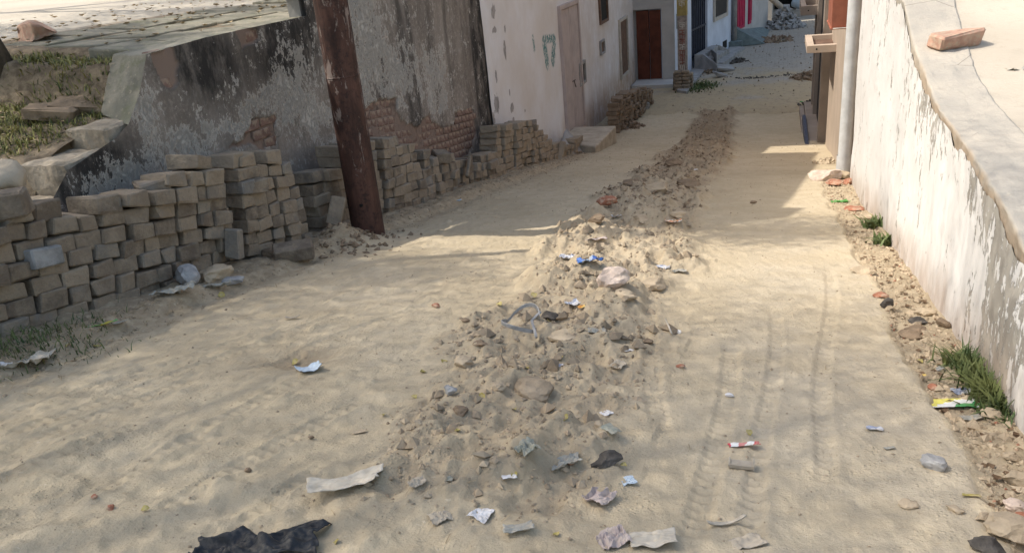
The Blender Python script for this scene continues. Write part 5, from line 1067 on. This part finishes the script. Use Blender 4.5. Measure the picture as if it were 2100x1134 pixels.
x = R0.uniform(-1.0, .75, 170); p_ = np.stack([x, 20.2+.15*np.sin(x*3)+R0.normal(0, .07, 170)], 1); scatter('paving_crumbs', 'rockdark', p_, .012+.03*R0.random(170)**2, 'dark line of crumbs across the paved lane', 'stone', 17, fz=lambda x_, y_: np.full(len(x_), -2.497))
n_ = 700; y = R0.uniform(16, 30, n_); x = R0.uniform(-2.2, 1.2, n_); p_ = np.stack([x, y], 1); scatter('paving_gravel', 'clod', p_, .008+.03*R0.random(n_)**3, 'crumbs strewn over the far paving', 'stone', 18, fz=lambda x_, y_: np.full(len(x_), -2.495))
# grass
def blades(pts, zs, h0, h1, seed, w0=.003, lean=.6):
    r0 = np.random.default_rng(seed); V_, F_ = [], []
    for i, (x, y) in enumerate(pts):
        h = r0.uniform(h0, h1); a = r0.uniform(0, 6.28); l_ = h*r0.uniform(.1, lean); w_ = w0*r0.uniform(.7, 1.6); dx, dy = math.cos(a), math.sin(a); n0 = len(V_)
        for t, ww in ((0, 1), (.55, .8), (1, .05)):
            cx_ = x+dx*l_*t*t; cy_ = y+dy*l_*t*t; cz = zs[i]+h*t*(1-.25*t*l_/h); V_ += [(cx_-dy*w_*ww, cy_+dx*w_*ww, cz), (cx_+dy*w_*ww, cy_-dx*w_*ww, cz)]
        F_ += [(n0, n0+1, n0+3, n0+2), (n0+2, n0+3, n0+5, n0+4)]
    return V_, F_
for px, py, n_, sd, lb in [(1990, 770, 300, .07, 'green grass tuft at the white wall foot, the one farther up the lane'), (2040, 830, 380, .08, 'thick green grass tuft at the white wall foot beside the printed packet')]:
    q = G(px, py); a = R0.normal(0, 1, (n_, 2))*[.045, sd]+[q[0]+.02, q[1]+.05]; a[:, 0] = np.minimum(a[:, 0], XRW-.03)
    V_, F_ = blades(a, gz(a[:, 0], a[:, 1]), .03, .10, px, .0035, 1.7); tag(link('grass_tuft', mesh('grass_tuft', V_, F_, M['grass'], True)), lb, 'grass tuft')
for px, py, n_, sp, lb, mt in [(1808, 466, 26, .03, 'bright green weed at the sunlit foot of the white wall', 'weed'), (1838, 505, 24, .035, 'pale green weed at the white wall foot, nearer than the bright one', 'weed'), (1745, 462, 16, .02, 'x', 'weed')][:2]:
    q = G(px, py); a = R0.normal(0, sp, (n_*3, 2))+[min(q[0]+.02, XRW-.04), q[1]+.03]; V_, F_ = blades(a, gz(a[:, 0], a[:, 1]), .03, .10, int(px), .009, 1.5); tag(link('weed_plant', mesh('weed_plant', V_, F_, M[mt], True)), lb, 'weed')
q = G(95, 710); a = R0.normal(0, 1, (700, 2))*[.13, .17]+[q[0]-.08, q[1]]; V_, F_ = blades(a, gz(a[:, 0], a[:, 1]), .01, .05, 5, .002, 1.8); tag(link('short_grass', mesh('short_grass', V_, F_, M['grass'], True)), 'short grass at the near foot of the front stack', None, None, 'stuff')
q = onZ(1435, 178, -2.49); a = R0.normal(0, 1, (500, 2))*[.2, .28]+[q[0], q[1]]; V_, F_ = blades(a, np.full(500, -2.5), .03, .10, 6, .012, 1.5); tag(link('pole_grass', mesh('pole_grass', V_, F_, M['grass'], True)), 'grass patch at the foot of the painted power pole', None, None, 'stuff')
n_ = 17000; y = R0.uniform(1.9, 4.0, n_); x = -3.68-1.9*R0.random(n_)**1.2; k = (fbm(x*3, y*3, 3, 200)+.12 > R0.uniform(.35, .75, n_)) & (y < 3.9-.14*(x+3.7)); x, y = x[k], y[k]; a = np.stack([x, y], 1)
V_, F_ = blades(a, leftz(x, y)-.005, .015, .07, 7, .0028, 2.0); tag(link('bank_grass', mesh('bank_grass', V_, F_, M['grassdry'], True)), 'dry and green grass on the bank behind the broken wall end', None, None, 'stuff')
a2 = a[::3]; V_, F_ = blades(a2, leftz(a2[:, 0], a2[:, 1])-.005, .02, .06, 8, .003, 2.0); tag(link('green_grass', mesh('green_grass', V_, F_, M['grass'], True)), 'green grass among the dry blades of the bank', None, None, 'stuff')

# ------------------------------------------------------------------ trees on the raised ground to the left
def tree(base_, r0_, fork, blobs, nleaf, label, seed, leaf=.05, clump=.25):
    t = thing('roadside_tree', label, 'tree', base_, 'trees on the raised ground')
    b = MB(); p0 = Vector(base_); f_ = Vector(fork); mid_ = p0.lerp(f_, .5)+Vector((.1, .05, 0))
    b.tube([p0-Vector((0, 0, .1)), p0.lerp(mid_, .3), mid_, f_], [r0_*1.25, r0_, r0_*.85, r0_*.7], 12); child(b.build('trunk', M['bark'], None, True), t)
    r = np.random.default_rng(seed); cl = []
    for (cx_, cy_, cz, rx, ry, rz) in blobs:
        b = MB(); c_ = Vector((cx_, cy_, cz)); m_ = f_.lerp(c_, .5)+Vector((0, 0, .25)); b.tube([f_, m_, c_], [r0_*.5, r0_*.3, r0_*.1], 8); child(b.build('limb', M['bark'], None, True), t)
        for _ in range(int(14*rx*ry)+4):
            d = r.normal(0, 1, 3); d /= np.linalg.norm(d); cl.append(np.array([cx_, cy_, cz])+d*np.array([rx, ry, rz])*r.random()**.4)
    cl = np.array(cl); i = r.integers(0, len(cl), nleaf); P0 = cl[i]+r.normal(0, clump, (nleaf, 3))
    d = r.normal(0, 1, (nleaf, 3)); d /= np.linalg.norm(d, axis=1)[:, None]; e = np.cross(d, r.normal(0, 1, (nleaf, 3))); e /= np.linalg.norm(e, axis=1)[:, None]; s = leaf*r.uniform(.7, 1.3, (nleaf, 1))
    V_ = np.stack([P0-d*s, P0+e*s*.45, P0+d*s, P0-e*s*.45], 1).reshape(-1, 3); me = bpy.data.meshes.new('crown'); me.vertices.add(len(V_)); me.vertices.foreach_set('co', V_.astype(np.float32).reshape(-1))
    me.loops.add(nleaf*4); me.loops.foreach_set('vertex_index', np.arange(nleaf*4, dtype=np.int32)); me.polygons.add(nleaf); me.polygons.foreach_set('loop_start', np.arange(0, nleaf*4, 4, dtype=np.int32)); me.materials.append(M['leaf']); me.update(calc_edges=True)
    child(link('crown', me), t); return t
qb = onS(-22, 128, leftz)
tree((qb[0], qb[1], .6), .13, (qb[0]-.6, qb[1]-.5, 3.4), [(-7.4, 3.5, 4.7, 1.2, .8, .5), (-6.2, 2.8, 5.0, .9, .6, .5), (-8.0, 4.6, 4.6, 1.0, .7, .5), (-3.6, 4.45, 4.4, .8, .4, .3)], 30000, 'dark tree trunk at the left picture edge on the grassy bank', 1, .027)
tree((-5.4, -1.6, .5), .16, (-4.9, -.6, 3.2), [(-6.4, 1.3, 4.8, .9, 1.0, .5), (-5.2, 1.5, 4.9, 1.0, .95, .5), (-4.0, 1.45, 4.8, 1.0, .95, .5), (-3.1, 1.6, 4.7, .7, .9, .4), (-6.3, 2.2, 4.8, .9, .5, .4), (-5.0, .0, 5.0, 1.5, .9, .5), (-3.2, .1, 4.8, 1.0, .9, .5)], 140000, 'tree outside the picture whose crown shades the near part of the lane', 2, .0165, .6)
tree((-9.5, 6.2, .9), .16, (-9.3, 6.4, 3.2), [(-8.6, 7.4, 4.6, 1.2, .7, .5), (-7.6, 6.0, 4.3, 1.0, .5, .4), (-9.6, 9.5, 4.6, 1.4, .6, .4)], 14000, 'tree outside the picture that dapples the raised ground', 3, .04)
